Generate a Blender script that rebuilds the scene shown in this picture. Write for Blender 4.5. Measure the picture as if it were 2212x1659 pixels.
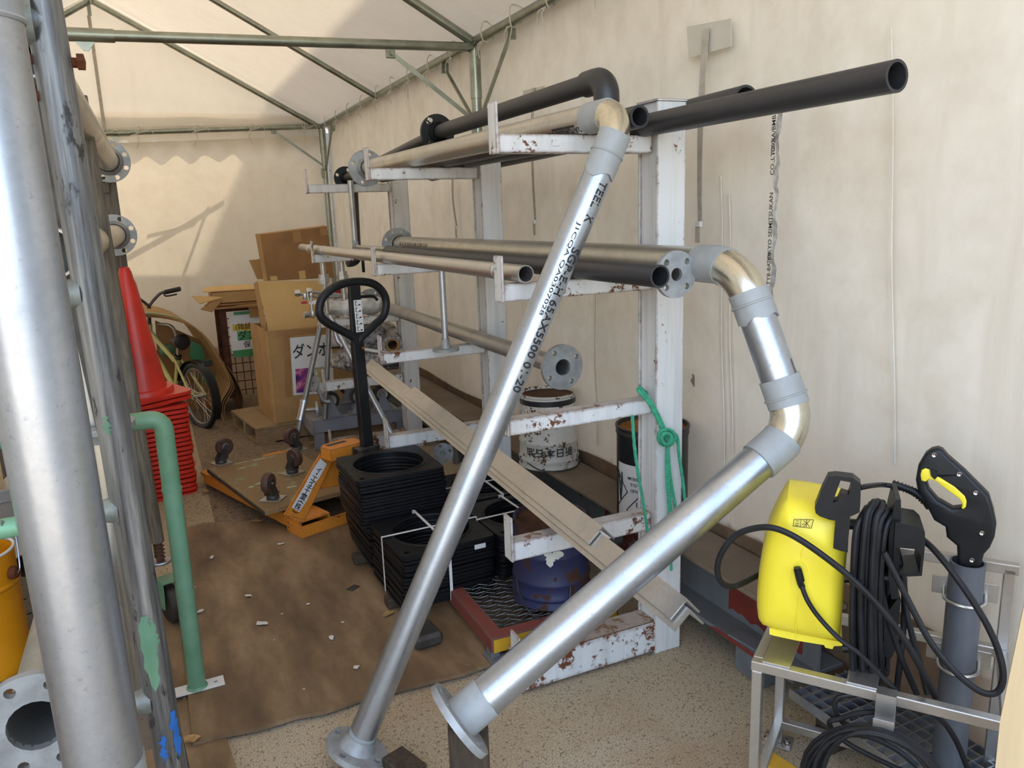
import bpy, bmesh, math, random
from mathutils import Vector, Matrix, noise
from mathutils.geometry import tessellate_polygon
random.seed(7)
for o in list(bpy.data.objects): bpy.data.objects.remove(o)
scene = bpy.context.scene
COL = scene.collection
PI = math.pi
V = Vector

# ---------------------------------------------------------------- camera
F_PX, CX, CY, CAM_H = 1680.0, 1106.0, 829.5, 1.45
RW = Matrix(((0.90680946, -0.42011408, -0.03465201),
             (-0.12001418, -0.17849687, -0.97659381),
             (0.40409554, 0.88974323, -0.2122823)))
CAM = V((0, 0, CAM_H))
cd = bpy.data.cameras.new('camera'); cam = bpy.data.objects.new('camera', cd); COL.objects.link(cam)
cd.sensor_width = 36.0; cd.lens = F_PX / 2212.0 * 36.0; cd.clip_start = 0.02; cd.clip_end = 300
right, up, back = V(RW[0]), -V(RW[1]), -V(RW[2])
cam.matrix_world = Matrix(((right.x, up.x, back.x, 0), (right.y, up.y, back.y, 0), (right.z, up.z, back.z, CAM_H), (0, 0, 0, 1)))
scene.camera = cam
def at(px, py, x=None, y=None, z=None, d=None):
    """the point of the place that lies at photo pixel (px, py) on the plane x=, y= or z=, or at view depth d"""
    r = RW.transposed() @ V(((px - CX) / F_PX, (py - CY) / F_PX, 1.0))
    if x is not None: t = x / r.x
    elif y is not None: t = y / r.y
    elif z is not None: t = (z - CAM_H) / r.z
    else: t = d
    return CAM + r * t

# ---------------------------------------------------------------- world, sun, exposure
SUN_DIR = V((0.51, 0.50, 1.0)).normalized()          # towards the sun
world = bpy.data.worlds.new('sky'); scene.world = world; world.use_nodes = True
wn = world.node_tree.nodes; wl = world.node_tree.links
sky = wn.new('ShaderNodeTexSky'); sky.sky_type = 'NISHITA'; sky.sun_disc = False
sky.sun_elevation = math.asin(SUN_DIR.z); sky.sun_rotation = math.atan2(SUN_DIR.x, SUN_DIR.y)
sky.air_density = 1.0; sky.dust_density = 2.5; sky.ozone_density = 1.0
bg = wn['Background']; bg.inputs['Strength'].default_value = 0.68
hz = wn.new('ShaderNodeMix'); hz.data_type = 'RGBA'; hz.inputs[0].default_value = 0.34; hz.inputs[7].default_value = (1.50, 1.47, 1.40, 1)   # thin haze
wl.new(sky.outputs[0], hz.inputs[6]); wl.new(hz.outputs[2], bg.inputs['Color'])
sl = bpy.data.lights.new('sun', 'SUN'); sl.energy = 4.7; sl.angle = 0.012; sl.color = (1.0, 0.93, 0.82)
so = bpy.data.objects.new('sun', sl); COL.objects.link(so)
so.rotation_euler = (-SUN_DIR).to_track_quat('-Z', 'Y').to_euler(); so.location = SUN_DIR * 30
scene.view_settings.view_transform = 'Standard'; scene.view_settings.look = 'None'
scene.view_settings.gamma = 1.0; scene.view_settings.use_curve_mapping = False
scene.view_settings.exposure = 1.22
scene.cycles.max_bounces = 7; scene.cycles.diffuse_bounces = 4; scene.cycles.glossy_bounces = 3; scene.cycles.transmission_bounces = 4; scene.cycles.transparent_max_bounces = 6; scene.cycles.use_adaptive_sampling = True; scene.cycles.adaptive_threshold = 0.025

# ---------------------------------------------------------------- mesh builder
def frame_of(ax):
    ax = V(ax).normalized()
    h = V((0, 0, 1)) if abs(ax.z) < 0.9 else V((1, 0, 0))
    u = h.cross(ax).normalized(); v = ax.cross(u)
    return u, v, ax
def atp(px, py, p0, n):
    r = RW.transposed() @ V(((px - CX) / F_PX, (py - CY) / F_PX, 1.0)); n = V(n); return CAM + r * ((V(p0) - CAM).dot(n) / r.dot(n))
def mat3(u, v, w): return Matrix(((u.x, v.x, w.x), (u.y, v.y, w.y), (u.z, v.z, w.z)))
def rotz(a): return Matrix.Rotation(a, 3, 'Z')
class MB:
    def __init__(s): s.v = []; s.f = []
    def add(s, vs, fs):
        b = len(s.v); s.v += [V(p) for p in vs]; s.f += [[i + b for i in f] for f in fs]; return s
    def box(s, c, size, M=None, bev=0.0):
        hx, hy, hz = (q / 2 for q in size); c = V(c); M = M or Matrix.Identity(3)
        if bev <= 0:
            P = [(x, y, z) for x in (-hx, hx) for y in (-hy, hy) for z in (-hz, hz)]
            F = [(0,1,3,2),(4,6,7,5),(0,4,5,1),(2,3,7,6),(0,2,6,4),(1,5,7,3)]
            return s.add([c + M @ V(p) for p in P], F)
        b = min(bev, hx * .9, hy * .9, hz * .9); bm = bmesh.new(); bmesh.ops.create_cube(bm, size=1)
        for w in bm.verts: w.co = V((w.co.x * 2 * hx, w.co.y * 2 * hy, w.co.z * 2 * hz))
        bmesh.ops.bevel(bm, geom=bm.edges[:], offset=b, segments=1, affect='EDGES', profile=.5)
        bm.verts.index_update()
        s.add([c + M @ w.co for w in bm.verts], [[w.index for w in f.verts] for f in bm.faces]); bm.free(); return s
    def bar(s, p0, p1, w, h, upv=(0, 0, 1), bev=0.0):
        p0, p1 = V(p0), V(p1); a = (p1 - p0); L = a.length; a.normalize()
        u = V(upv).cross(a); u = u.normalized() if u.length > 1e-5 else V((1, 0, 0)); v = a.cross(u)
        return s.box((p0 + p1) / 2, (w, h, L), mat3(u, v, a), bev)
    def tube(s, pts, r, n=14, ri=None, closed=False, cap=True):
        pts = [V(p) for p in pts]; m = len(pts); rs = r if isinstance(r, (list, tuple)) else [r] * m
        T = []
        for i in range(m):
            a = pts[(i - 1) % m] if (closed or i > 0) else pts[i]; b = pts[(i + 1) % m] if (closed or i < m - 1) else pts[i]
            T.append((b - a).normalized())
        u, v, w = frame_of(T[0]); rings = []
        for i in range(m):
            if i > 0:
                q = T[i - 1].rotation_difference(T[i]); u = q @ u; v = q @ v
            rings.append([pts[i] + (u * math.cos(2 * PI * k / n) + v * math.sin(2 * PI * k / n)) * rs[i] for k in range(n)])
        vs = [p for g in rings for p in g]; fs = []
        for i in range(m if closed else m - 1):
            j = (i + 1) % m
            for k in range(n): fs.append((i * n + k, i * n + (k + 1) % n, j * n + (k + 1) % n, j * n + k))
        if ri is not None and not closed:
            b = len(vs)
            for i in range(m): vs += [pts[i] + (p - pts[i]) * (ri / rs[i]) for p in rings[i]]
            for i in range(m - 1):
                for k in range(n): fs.append((b + i * n + (k + 1) % n, b + i * n + k, b + (i + 1) * n + k, b + (i + 1) * n + (k + 1) % n))
            for k in range(n):
                fs.append((k, b + k, b + (k + 1) % n, (k + 1) % n)); e = (m - 1) * n
                fs.append((e + (k + 1) % n, b + e + (k + 1) % n, b + e + k, e + k))
        elif cap and not closed:
            fs.append(tuple(range(n))[::-1]); fs.append(tuple(range((m - 1) * n, m * n)))
        return s.add(vs, fs)
    def lathe(s, prof, o, ax=(0, 0, 1), n=24, M=None):
        o = V(o); u, v, w = frame_of(ax) if M is None else (M.col[0], M.col[1], M.col[2]); vs = []; fs = []; m = len(prof)
        for r, h in prof:
            for k in range(n):
                a = 2 * PI * k / n; vs.append(o + w * h + (u * math.cos(a) + v * math.sin(a)) * max(r, 1e-5))
        for i in range(m - 1):
            for k in range(n): fs.append((i * n + k, i * n + (k + 1) % n, (i + 1) * n + (k + 1) % n, (i + 1) * n + k))
        return s.add(vs, fs)
    def prism(s, loops, th, o=(0, 0, 0), M=None):
        """loops: outer 2D loop + holes, extruded by th along the frame's third axis"""
        M = M or Matrix.Identity(3); o = V(o); flat = [p for l in loops for p in l]
        tr = tessellate_polygon([[V((x, y, 0)) for x, y in l] for l in loops]); N = len(flat); e1, e2, e3 = M.col[0], M.col[1], M.col[2]
        vs = [o + e1 * x + e2 * y for x, y in flat] + [o + e1 * x + e2 * y + e3 * th for x, y in flat]; fs = []
        def area(t):
            a, b, c = (flat[i] for i in t); return (b[0]-a[0])*(c[1]-a[1]) - (c[0]-a[0])*(b[1]-a[1])
        for t in tr:
            t = tuple(t)
            if abs(area(t)) < 1e-12: continue
            if area(t) < 0: t = t[::-1]
            fs.append(t[::-1]); fs.append(tuple(i + N for i in t))
        b = 0
        for li, l in enumerate(loops):
            m = len(l); A = sum(l[i][0]*l[(i+1)%m][1] - l[(i+1)%m][0]*l[i][1] for i in range(m)); ccw = (A > 0) == (li == 0)
            for i in range(m):
                j = (i + 1) % m; q = (b+i, b+j, b+j+N, b+i+N); fs.append(q if ccw else q[::-1])
            b += m
        return s.add(vs, fs)
    def grid(s, fn, nu, nv):
        vs = [fn(i / nu, j / nv) for j in range(nv + 1) for i in range(nu + 1)]
        return s.add(vs, [(j*(nu+1)+i, j*(nu+1)+i+1, (j+1)*(nu+1)+i+1, (j+1)*(nu+1)+i) for j in range(nv) for i in range(nu)])
    def slab(s, fn, nu, nv, th):
        """a grid surface with real thickness th along its normals"""
        g = [[V(fn(i / nu, j / nv)) for i in range(nu + 1)] for j in range(nv + 1)]; top = []; bot = []
        for j in range(nv + 1):
            for i in range(nu + 1):
                du = g[j][min(i+1, nu)] - g[j][max(i-1, 0)]; dv = g[min(j+1, nv)][i] - g[max(j-1, 0)][i]
                nn = du.cross(dv); nn = nn.normalized() if nn.length > 1e-9 else V((0, 0, 1))
                top.append(g[j][i] + nn * th / 2); bot.append(g[j][i] - nn * th / 2)
        W = nu + 1; N = len(top); fs = []
        for j in range(nv):
            for i in range(nu):
                q = (j*W+i, j*W+i+1, (j+1)*W+i+1, (j+1)*W+i); fs.append(q); fs.append(tuple(k + N for k in q[::-1]))
        rim = [i for i in range(W)] + [j*W+nu for j in range(1, nv+1)] + [nv*W+i for i in range(nu-1, -1, -1)] + [j*W for j in range(nv-1, 0, -1)]
        for a, b in zip(rim, rim[1:] + rim[:1]): fs.append((b, a, a + N, b + N))
        return s.add(top + bot, fs)
def circ(r, n=24, cx=0, cy=0, ph=0): return [(cx + r * math.cos(ph + 2*PI*k/n), cy + r * math.sin(ph + 2*PI*k/n)) for k in range(n)]
def rrect(w, h, r, k=4):
    out = []
    for cx, cy, a0 in ((w/2-r, h/2-r, 0), (-w/2+r, h/2-r, PI/2), (-w/2+r, -h/2+r, PI), (w/2-r, -h/2+r, 1.5*PI)):
        out += [(cx + r*math.cos(a0 + PI/2*i/k), cy + r*math.sin(a0 + PI/2*i/k)) for i in range(k+1)]
    return out
def arc(p0, pc, p1, r, n=7):
    """path p0 -> pc -> p1 with the corner at pc rounded by radius r"""
    p0, pc, p1 = V(p0), V(pc), V(p1); a = (p0 - pc).normalized(); b = (p1 - pc).normalized()
    ang = a.angle(b); t = r / math.tan(ang / 2); c = pc + (a + b).normalized() * (r / math.sin(ang / 2)); s0 = pc + a * t - c; s1 = pc + b * t - c
    return [c + s0.normalized().slerp(s1.normalized(), i / n).normalized() * r for i in range(n + 1)]
def rounded(pts, r, n=6):
    pts = [V(p) for p in pts]; out = [pts[0]]
    for i in range(1, len(pts) - 1): out += arc(pts[i-1], pts[i], pts[i+1], r[i-1] if isinstance(r, (list, tuple)) else r, n)
    return out + [pts[-1]]
def smooth_path(P, k=6, closed=False):
    P = [V(p) for p in P]; n = len(P); out = []
    for i in range(n if closed else n - 1):
        g = (lambda j: P[j % n]) if closed else (lambda j: P[max(0, min(n - 1, j))])
        a, b, c, d = g(i-1), g(i), g(i+1), g(i+2)
        for q in range(k):
            t = q / k; out.append(.5*((2*b) + (c-a)*t + (2*a-5*b+4*c-d)*t*t + (3*b-a-3*c+d)*t**3))
    if not closed: out.append(P[-1])
    return out

# ---------------------------------------------------------------- scene objects
def wpos(o):
    p = V((0, 0, 0))
    while o is not None: p += V(o.location); o = o.parent
    return p
def obj(name, mb, m, parent=None, sharp=35, local=False, kind=None):
    """one mesh object; mesh given in world coordinates (or local to its thing with local=True)"""
    base = wpos(parent) if (parent is not None and not local) else V((0, 0, 0))
    me = bpy.data.meshes.new(name)
    vs = mb.v
    org = V((0, 0, 0))
    if parent is None and not local:
        lo = [min(p[i] for p in vs) for i in range(3)]; hi = [max(p[i] for p in vs) for i in range(3)]
        org = V(((lo[0]+hi[0])/2, (lo[1]+hi[1])/2, lo[2])); base = org
    me.from_pydata([p - base for p in vs], [], mb.f)
    me.polygons.foreach_set('use_smooth', [True] * len(me.polygons))
    me.set_sharp_from_angle(angle=math.radians(sharp)); me.update()
    for q in (m if isinstance(m, (list, tuple)) else [m]): me.materials.append(q)
    o = bpy.data.objects.new(name, me); COL.objects.link(o); o.location = org
    if parent is not None: o.parent = parent
    if kind: o['kind'] = kind
    return o
ORD = ['first', 'second', 'third', 'fourth', 'fifth', 'sixth', 'seventh', 'eighth', 'ninth', 'tenth', 'eleventh', 'twelfth', 'thirteenth', 'fourteenth', 'fifteenth', 'sixteenth', 'seventeenth', 'eighteenth', 'nineteenth', 'twentieth', 'twenty-first', 'twenty-second', 'twenty-third', 'twenty-fourth', 'twenty-fifth', 'twenty-sixth', 'twenty-seventh', 'twenty-eighth']
def tag(o, label, cat, group=None):
    o['label'] = label; o['category'] = cat
    if group: o['group'] = group
    return o
def thing(name, label, cat, loc, group=None):
    o = bpy.data.objects.new(name, None); COL.objects.link(o); o.location = loc; o.empty_display_size = .05
    return tag(o, label, cat, group)
def struct(name, mb, m, sharp=35):
    return obj(name, mb, m, None, sharp, kind='structure')
def dup(root, loc, rz=0.0, label=None, group=None, tilt=None):
    r = root.copy(); COL.objects.link(r); r.location = loc; r.rotation_euler = (tilt[0] if tilt else 0, tilt[1] if tilt else 0, rz)
    if label: r['label'] = label
    if group: r['group'] = group
    for ch in root.children:
        c = ch.copy(); COL.objects.link(c); c.parent = r
        for g in ch.children:
            d = g.copy(); COL.objects.link(d); d.parent = c
    return r

# ---------------------------------------------------------------- materials
def new_mat(name):
    m = bpy.data.materials.new(name); m.use_nodes = True; nt = m.node_tree
    return m, nt, nt.nodes, nt.links, nt.nodes['Principled BSDF']
def srgb(r, g, b):
    f = lambda c: (c/255/12.92) if c/255 <= .04045 else ((c/255+.055)/1.055)**2.4
    return (f(r), f(g), f(b), 1)
def coords(N, L, scale=(1, 1, 1), kind='Object'):
    tc = N.new('ShaderNodeTexCoord'); mp = N.new('ShaderNodeMapping'); mp.inputs['Scale'].default_value = scale
    L.new(tc.outputs[kind], mp.inputs['Vector']); return mp.outputs[0]
def noise_tex(N, L, vec, scale, detail=4, rough=.55):
    t = N.new('ShaderNodeTexNoise'); t.inputs['Scale'].default_value = scale; t.inputs['Detail'].default_value = min(detail, 5); t.inputs['Roughness'].default_value = rough
    if vec is not None: L.new(vec, t.inputs['Vector'])
    return t.outputs['Fac']
def ramp(N, L, fac, stops):
    r = N.new('ShaderNodeValToRGB'); e = r.color_ramp.elements
    while len(e) < len(stops): e.new(.5)
    for q, (p, c) in zip(e, stops): q.position = p; q.color = c if len(c) == 4 else (*c, 1)
    L.new(fac, r.inputs[0]); return r.outputs[0]
def mixc(N, L, fac, a, b, mode='MIX'):
    m = N.new('ShaderNodeMix'); m.data_type = 'RGBA'; m.blend_type = mode
    for sock, val in ((m.inputs[0], fac), (m.inputs[6], a), (m.inputs[7], b)):
        if hasattr(val, 'links'): L.new(val, sock)
        else: sock.default_value = val
    return m.outputs[2]
def math_n(N, L, op, a, b=None, clamp=False):
    m = N.new('ShaderNodeMath'); m.operation = op; m.use_clamp = clamp
    for sock, val in ((m.inputs[0], a), (m.inputs[1], b)):
        if val is None: continue
        if hasattr(val, 'links'): L.new(val, sock)
        else: sock.default_value = val
    return m.outputs[0]
def bump(N, L, bs, h, strength=.3, dist=.002):
    b = N.new('ShaderNodeBump'); b.inputs['Strength'].default_value = strength; b.inputs['Distance'].default_value = dist
    L.new(h, b.inputs['Height']); L.new(b.outputs[0], bs.inputs['Normal'])
def plain(name, c, rough=.5, metal=0.0, var=.12, scale=14, bmp=.0, spec=None, c2=None, stretch=(1, 1, 1)):
    """a colour with procedural variation"""
    m, nt, N, L, b = new_mat(name); vec = coords(N, L, stretch); n = noise_tex(N, L, vec, scale, 5)
    c2 = c2 or tuple(x * (1 - 2.2 * var) for x in c[:3]) + (1,)
    L.new(ramp(N, L, n, [(.34, c2), (.62, c)]), b.inputs['Base Color'])
    rr = math_n(N, L, 'MULTIPLY_ADD', n, .25); rr.node.inputs[2].default_value = rough - .12; L.new(rr, b.inputs['Roughness'])
    b.inputs['Metallic'].default_value = metal
    if spec is not None: b.inputs['Specular IOR Level'].default_value = spec
    if bmp: bump(N, L, b, noise_tex(N, L, vec, scale * 6, 3), bmp)
    return m
def edge_mask(N, L, radius=.006):
    bv = N.new('ShaderNodeBevel'); bv.inputs['Radius'].default_value = radius; bv.samples = 4
    g = N.new('ShaderNodeNewGeometry'); d = N.new('ShaderNodeVectorMath'); d.operation = 'DOT_PRODUCT'
    L.new(bv.outputs[0], d.inputs[0]); L.new(g.outputs['Normal'], d.inputs[1])
    return math_n(N, L, 'SUBTRACT', 1.0, d.outputs['Value'], True)
def worn_paint(name, paint, under=srgb(112, 62, 30), amount=.5, rough=.5, edge=True, scale=9, metal=0, dirt=.25, dust=0.0):
    """paint with rust or bare metal breaking through, mostly at the edges"""
    m, nt, N, L, b = new_mat(name); vec = coords(N, L); n1 = noise_tex(N, L, vec, scale, 8, .68); n2 = noise_tex(N, L, vec, scale * 4.5, 6, .7)
    s = math_n(N, L, 'ADD', math_n(N, L, 'MULTIPLY', n1, .6), math_n(N, L, 'MULTIPLY', n2, .4))
    if edge: s = math_n(N, L, 'ADD', s, math_n(N, L, 'MULTIPLY', edge_mask(N, L, .010), .9))
    k = ramp(N, L, s, [(.67 - .22 * amount, (0, 0, 0, 1)), (.705 - .22 * amount, (1, 1, 1, 1))])
    streak = noise_tex(N, L, coords(N, L, (30, 30, 2)), 1.0, 4)
    pc = mixc(N, L, math_n(N, L, 'MULTIPLY', ramp(N, L, streak, [(.45, (0, 0, 0, 1)), (.8, (1, 1, 1, 1))]), dirt), paint, tuple(x * .55 for x in paint[:3]) + (1,))
    uc = mixc(N, L, n2, under, tuple(x * .4 for x in under[:3]) + (1,))
    fin = mixc(N, L, k, pc, uc)
    if dust:                                             # settled dust on whatever faces up
        g = N.new('ShaderNodeNewGeometry'); sx = N.new('ShaderNodeSeparateXYZ'); L.new(g.outputs['True Normal'], sx.inputs[0])
        du = math_n(N, L, 'MULTIPLY', ramp(N, L, sx.outputs[2], [(.75, (0, 0, 0, 1)), (.9, (1, 1, 1, 1))]), math_n(N, L, 'MULTIPLY', n1, dust * 1.6), True)
        fin = mixc(N, L, du, fin, srgb(138, 110, 84))
    L.new(fin, b.inputs['Base Color'])
    rr = math_n(N, L, 'MULTIPLY_ADD', k, .3); rr.node.inputs[2].default_value = rough; L.new(rr, b.inputs['Roughness'])
    b.inputs['Metallic'].default_value = metal; bump(N, L, b, math_n(N, L, 'SUBTRACT', n2, k), .12, .002)
    return m
def galv(name, c=(.50, .54, .60, 1), rough=.30, metal=.92, blot=.35, dark=(.33, .33, .32, 1)):
    """hot-dip galvanised steel: spangle, dull blotches, fine scratches"""
    m, nt, N, L, b = new_mat(name); vec = coords(N, L)
    vo = N.new('ShaderNodeTexVoronoi'); vo.inputs['Scale'].default_value = 120; L.new(vec, vo.inputs['Vector'])
    n = noise_tex(N, L, vec, 9, 7, .65); fine = noise_tex(N, L, coords(N, L, (1, 1, 1)), 160, 3)
    sp = ramp(N, L, vo.outputs['Color'], [(0, (.86, .86, .86, 1)), (1, (1.0, 1.0, 1.0, 1))])
    bc = mixc(N, L, math_n(N, L, 'MULTIPLY', ramp(N, L, n, [(.45, (0, 0, 0, 1)), (.7, (1, 1, 1, 1))]), blot), c, dark)
    scr = noise_tex(N, L, coords(N, L, (3, 3, 3)), 26, 8, .75)
    bc = mixc(N, L, math_n(N, L, 'MULTIPLY', ramp(N, L, scr, [(.60, (0, 0, 0, 1)), (.68, (1, 1, 1, 1))]), blot * 1.2), bc, tuple(x * .55 for x in dark[:3]) + (1,))
    L.new(mixc(N, L, .6, bc, sp, 'MULTIPLY'), b.inputs['Base Color'])
    rr = math_n(N, L, 'ADD', math_n(N, L, 'MULTIPLY', n, .22), math_n(N, L, 'MULTIPLY_ADD', fine, .10)); 
    rr.node.inputs[1].links[0].from_node.inputs[2].default_value = rough - .17
    L.new(rr, b.inputs['Roughness']); b.inputs['Metallic'].default_value = metal
    bump(N, L, b, math_n(N, L, 'ADD', n, math_n(N, L, 'MULTIPLY', fine, .15)), .014, .003)
    return m
def fabric(name, c=(.80, .765, .70, 1), trans=.5, dirt_low=None, stain=.3):
    """translucent tent sheet"""
    m, nt, N, L, b = new_mat(name); N.remove(b); out = N['Material Output']; vec = coords(N, L)
    n = noise_tex(N, L, vec, 1.4, 8, .62); n2 = noise_tex(N, L, vec, 7, 6, .6); st = noise_tex(N, L, coords(N, L, (5, 5, .45)), 1.3, 6, .6)
    k = math_n(N, L, 'MULTIPLY', ramp(N, L, math_n(N, L, 'MULTIPLY', n, n2), [(.18, (0, 0, 0, 1)), (.42, (1, 1, 1, 1))]), stain)
    k2 = math_n(N, L, 'MULTIPLY', ramp(N, L, st, [(.5, (0, 0, 0, 1)), (.75, (1, 1, 1, 1))]), stain)
    col = mixc(N, L, math_n(N, L, 'MAXIMUM', k, k2), c, (c[0] * .74, c[1] * .70, c[2] * .64, 1))
    if dirt_low is not None:
        sx = N.new('ShaderNodeSeparateXYZ'); L.new(coords(N, L), sx.inputs[0])
        zz = math_n(N, L, 'ADD', sx.outputs[2], math_n(N, L, 'MULTIPLY', n2, .30))
        col = mixc(N, L, ramp(N, L, zz, [(dirt_low, (.8, .8, .8, 1)), (dirt_low + .05, (.22, .22, .22, 1)), (min(1, dirt_low + .55), (0, 0, 0, 1))]), col, srgb(140, 118, 96))
    d = N.new('ShaderNodeBsdfDiffuse'); t = N.new('ShaderNodeBsdfTranslucent'); mx = N.new('ShaderNodeMixShader'); mx.inputs[0].default_value = trans
    L.new(col, d.inputs[0]); L.new(mixc(N, L, 1.0, col, (1.0, .93, .81, 1), 'MULTIPLY'), t.inputs[0]); L.new(d.outputs[0], mx.inputs[1]); L.new(t.outputs[0], mx.inputs[2]); L.new(mx.outputs[0], out.inputs[0])
    bp = N.new('ShaderNodeBump'); bp.inputs['Strength'].default_value = .25; bp.inputs['Distance'].default_value = .02; L.new(n2, bp.inputs['Height'])
    L.new(bp.outputs[0], d.inputs['Normal'])
    return m
# ---------------------------------------------------------------- material set
M = {}
M['galv'] = galv('galvanised_steel', rough=.36, blot=.34, dark=(.28, .30, .32, 1)); M['galv_dull'] = galv('dull_galvanised', (.50, .49, .46, 1), .42, .85, .5)
M['galv_warm'] = galv('warm_galvanised', (.55, .53, .47, 1), .33, .88, .4)
M['elbow'] = galv('bare_elbow_steel', (.66, .62, .51, 1), .26, .92, .10, (.5, .44, .32, 1))
M['zinc'] = plain('zinc_rich_paint', (.34, .355, .355, 1), .55, .1, .06, 20, .15)
M['flange'] = plain('flange_zinc', (.38, .39, .39, 1), .5, .35, .14, 22, .2)
M['stainless'] = galv('brushed_stainless', (.60, .585, .56, 1), .36, .92, .12)
M['stainless_dull'] = galv('satin_stainless', (.53, .50, .45, 1), .38, .8, .3)
M['pvc'] = plain('dark_grey_pvc', (.030, .030, .033, 1), .40, 0, .10, 10)
M['pvc_light'] = plain('mid_grey_pvc', (.105, .112, .125, 1), .38, 0, .08, 8)
M['bore'] = plain('dark_bore', (.02, .03, .05, 1), .6)
M['white_rust'] = worn_paint('rack_white_paint', (.66, .655, .64, 1), srgb(120, 66, 30), .50, .45, True, 11, 0, .45, .55)
M['white_post'] = worn_paint('rack_post_paint', (.66, .655, .64, 1), srgb(124, 88, 60), .30, .45, True, 13, 0, .6)
M['white_rust2'] = worn_paint('rack_base_paint', (.62, .63, .63, 1), srgb(120, 64, 28), .72, .5, True, 7, 0, .45, .8)
M['black_plastic'] = plain('black_plastic', (.011, .012, .014, 1), .42, 0, .15, 20, 0, .36)
M['rubber'] = plain('black_rubber', (.014, .014, .016, 1), .5, 0, .2, 20, 0, .36)
M['plate_black'] = plain('black_pressed_board', (.008, .008, .010, 1), .45, 0, .2, 30, .2, .28)
M['steel_dark'] = plain('dark_steel', (.09, .085, .08, 1), .5, .6, .2, 16)
M['tent_steel'] = plain('tent_pole_zinc', (.34, .36, .30, 1), .34, .9, .12, 14)
M['rust'] = plain('rust', srgb(112, 60, 26), .85, .1, .25, 30, .4)
M['white_cord'] = plain('white_cord', (.62, .58, .50, 1), .8)
M['strap'] = plain('pale_webbing', (.50, .46, .39, 1), .85, 0, .1, 30)
M['strap_white'] = plain('white_packing_band', (.75, .74, .72, 1), .5)
M['ink'] = plain('black_ink', (.02, .02, .022, 1), .6)
M['paper'] = plain('paper', (.72, .71, .69, 1), .7, 0, .04, 6)
M['card'] = plain('cardboard', srgb(176, 138, 88), .85, 0, .10, 5, .08)
M['card_dark'] = plain('cardboard_dark', srgb(150, 110, 66), .85, 0, .12, 5, .08)
M['card_light'] = plain('cardboard_light', srgb(205, 168, 108), .82, 0, .06, 4, .05)
M['tape_brown'] = plain('packing_tape', srgb(158, 116, 70), .35, 0, .06, 8)
M['green_tape'] = plain('green_tape', srgb(62, 138, 78), .35, 0, .1, 8)
M['red_plastic'] = plain('cone_red', (.66, .035, .018, 1), .34, 0, .10, 6)
M['orange_paint'] = worn_paint('truck_orange', srgb(208, 130, 46), srgb(92, 60, 34), .36, .38, True, 12)
M['yellow'] = plain('washer_yellow', (.93, .76, .045, 1), .36, 0, .015, 6)
M['green_paint'] = plain('guard_green', srgb(114, 156, 128), .40, 0, .10, 9, c2=srgb(98, 142, 112))
M['teal_worn'] = worn_paint('worn_teal_frame', srgb(122, 172, 138), srgb(108, 106, 100), .60, .5, False, 8, .2)
M['wood_dark'] = plain('dark_timber', srgb(74, 60, 46), .8, 0, .25, 9, .35, stretch=(8, 8, 1))
M['wood'] = plain('pallet_timber', srgb(156, 128, 92), .8, 0, .16, 6, .25, stretch=(2, 14, 14))
M['wood_ply'] = worn_paint('plywood_board', srgb(134, 108, 74), srgb(170, 184, 146), .46, .7, False, 9)
M['wood_pale'] = plain('pale_board', srgb(206, 180, 138), .7, 0, .06, 3, .05, stretch=(1, 14, .6))
M['rope_green'] = plain('green_rope', srgb(64, 166, 128), .7, 0, .12, 60, .3)
M['drum_blue'] = worn_paint('blue_pail_paint', srgb(42, 46, 82), srgb(78, 44, 26), .78, .5, False, 6)
M['drum_white'] = worn_paint('white_pail_paint', (.58, .55, .48, 1), srgb(104, 66, 34), .58, .55, False, 14)
M['drum_black'] = plain('black_drum_paint', (.020, .020, .022, 1), .38, 0, .2, 8)
M['drum_label'] = plain('drum_label_white', (.66, .65, .62, 1), .5, 0, .06, 6)
M['rust_lid'] = plain('rusty_lid', srgb(158, 94, 30), .9, .1, .22, 26, .4)
M['rust_lid2'] = plain('dark_rusty_lid', srgb(92, 58, 34), .9, .1, .25, 18, .4)
M['rust_red'] = worn_paint('red_oxide_grey', srgb(104, 106, 108), srgb(104, 38, 28), .50, .6, False, 2.2)
M['beam_dust'] = plain('dusty_beam_top', srgb(132, 116, 98), .85, .0, .14, 4, .2)
M['grate_red'] = worn_paint('platform_red', srgb(126, 64, 56), srgb(110, 104, 98), .40, .6, True, 8)
M['yellow_worn'] = worn_paint('platform_yellow', srgb(206, 158, 40), srgb(112, 104, 96), .42, .55, False, 9)
M['grate'] = plain('expanded_mesh_steel', (.16, .155, .15, 1), .45, .7, .3, 30)
M['block_grey'] = plain('grey_block', srgb(108, 110, 112), .8, 0, .12, 10, .2)
M['wheel'] = plain('caster_tyre', (.035, .028, .026, 1), .5, 0, .2, 20)
M['wheel_brown'] = plain('caster_tread_brown', srgb(82, 58, 50), .55, 0, .15, 20)
M['dolly_grey'] = worn_paint('dolly_grey_paint', srgb(138, 140, 146), srgb(98, 74, 58), .25, .5, True, 9)
M['plastic_film'] = plain('crumpled_white_film', (.76, .74, .70, 1), .35, 0, .25, 16, .5)
M['film_dark'] = plain('grey_film_wrap', (.42, .39, .37, 1), .35, 0, .45, 40, .6)
M['bike_yellow'] = plain('bicycle_cream', srgb(196, 190, 120), .4, 0, .08, 6)
M['chrome'] = plain('chrome', (.7, .7, .7, 1), .18, 1, .05)
M['valve_red'] = plain('valve_red', (.45, .02, .02, 1), .4)
M['pipe_grey'] = galv('dull_grey_pipe', (.26, .25, .24, 1), .46, .7, .3, (.15, .14, .13, 1))
M['fitting'] = galv('fitting_steel', (.52, .50, .46, 1), .36, .85, .35)
M['pail_yellow'] = plain('amber_pail', srgb(226, 150, 20), .36, 0, .06, 5)
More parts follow.
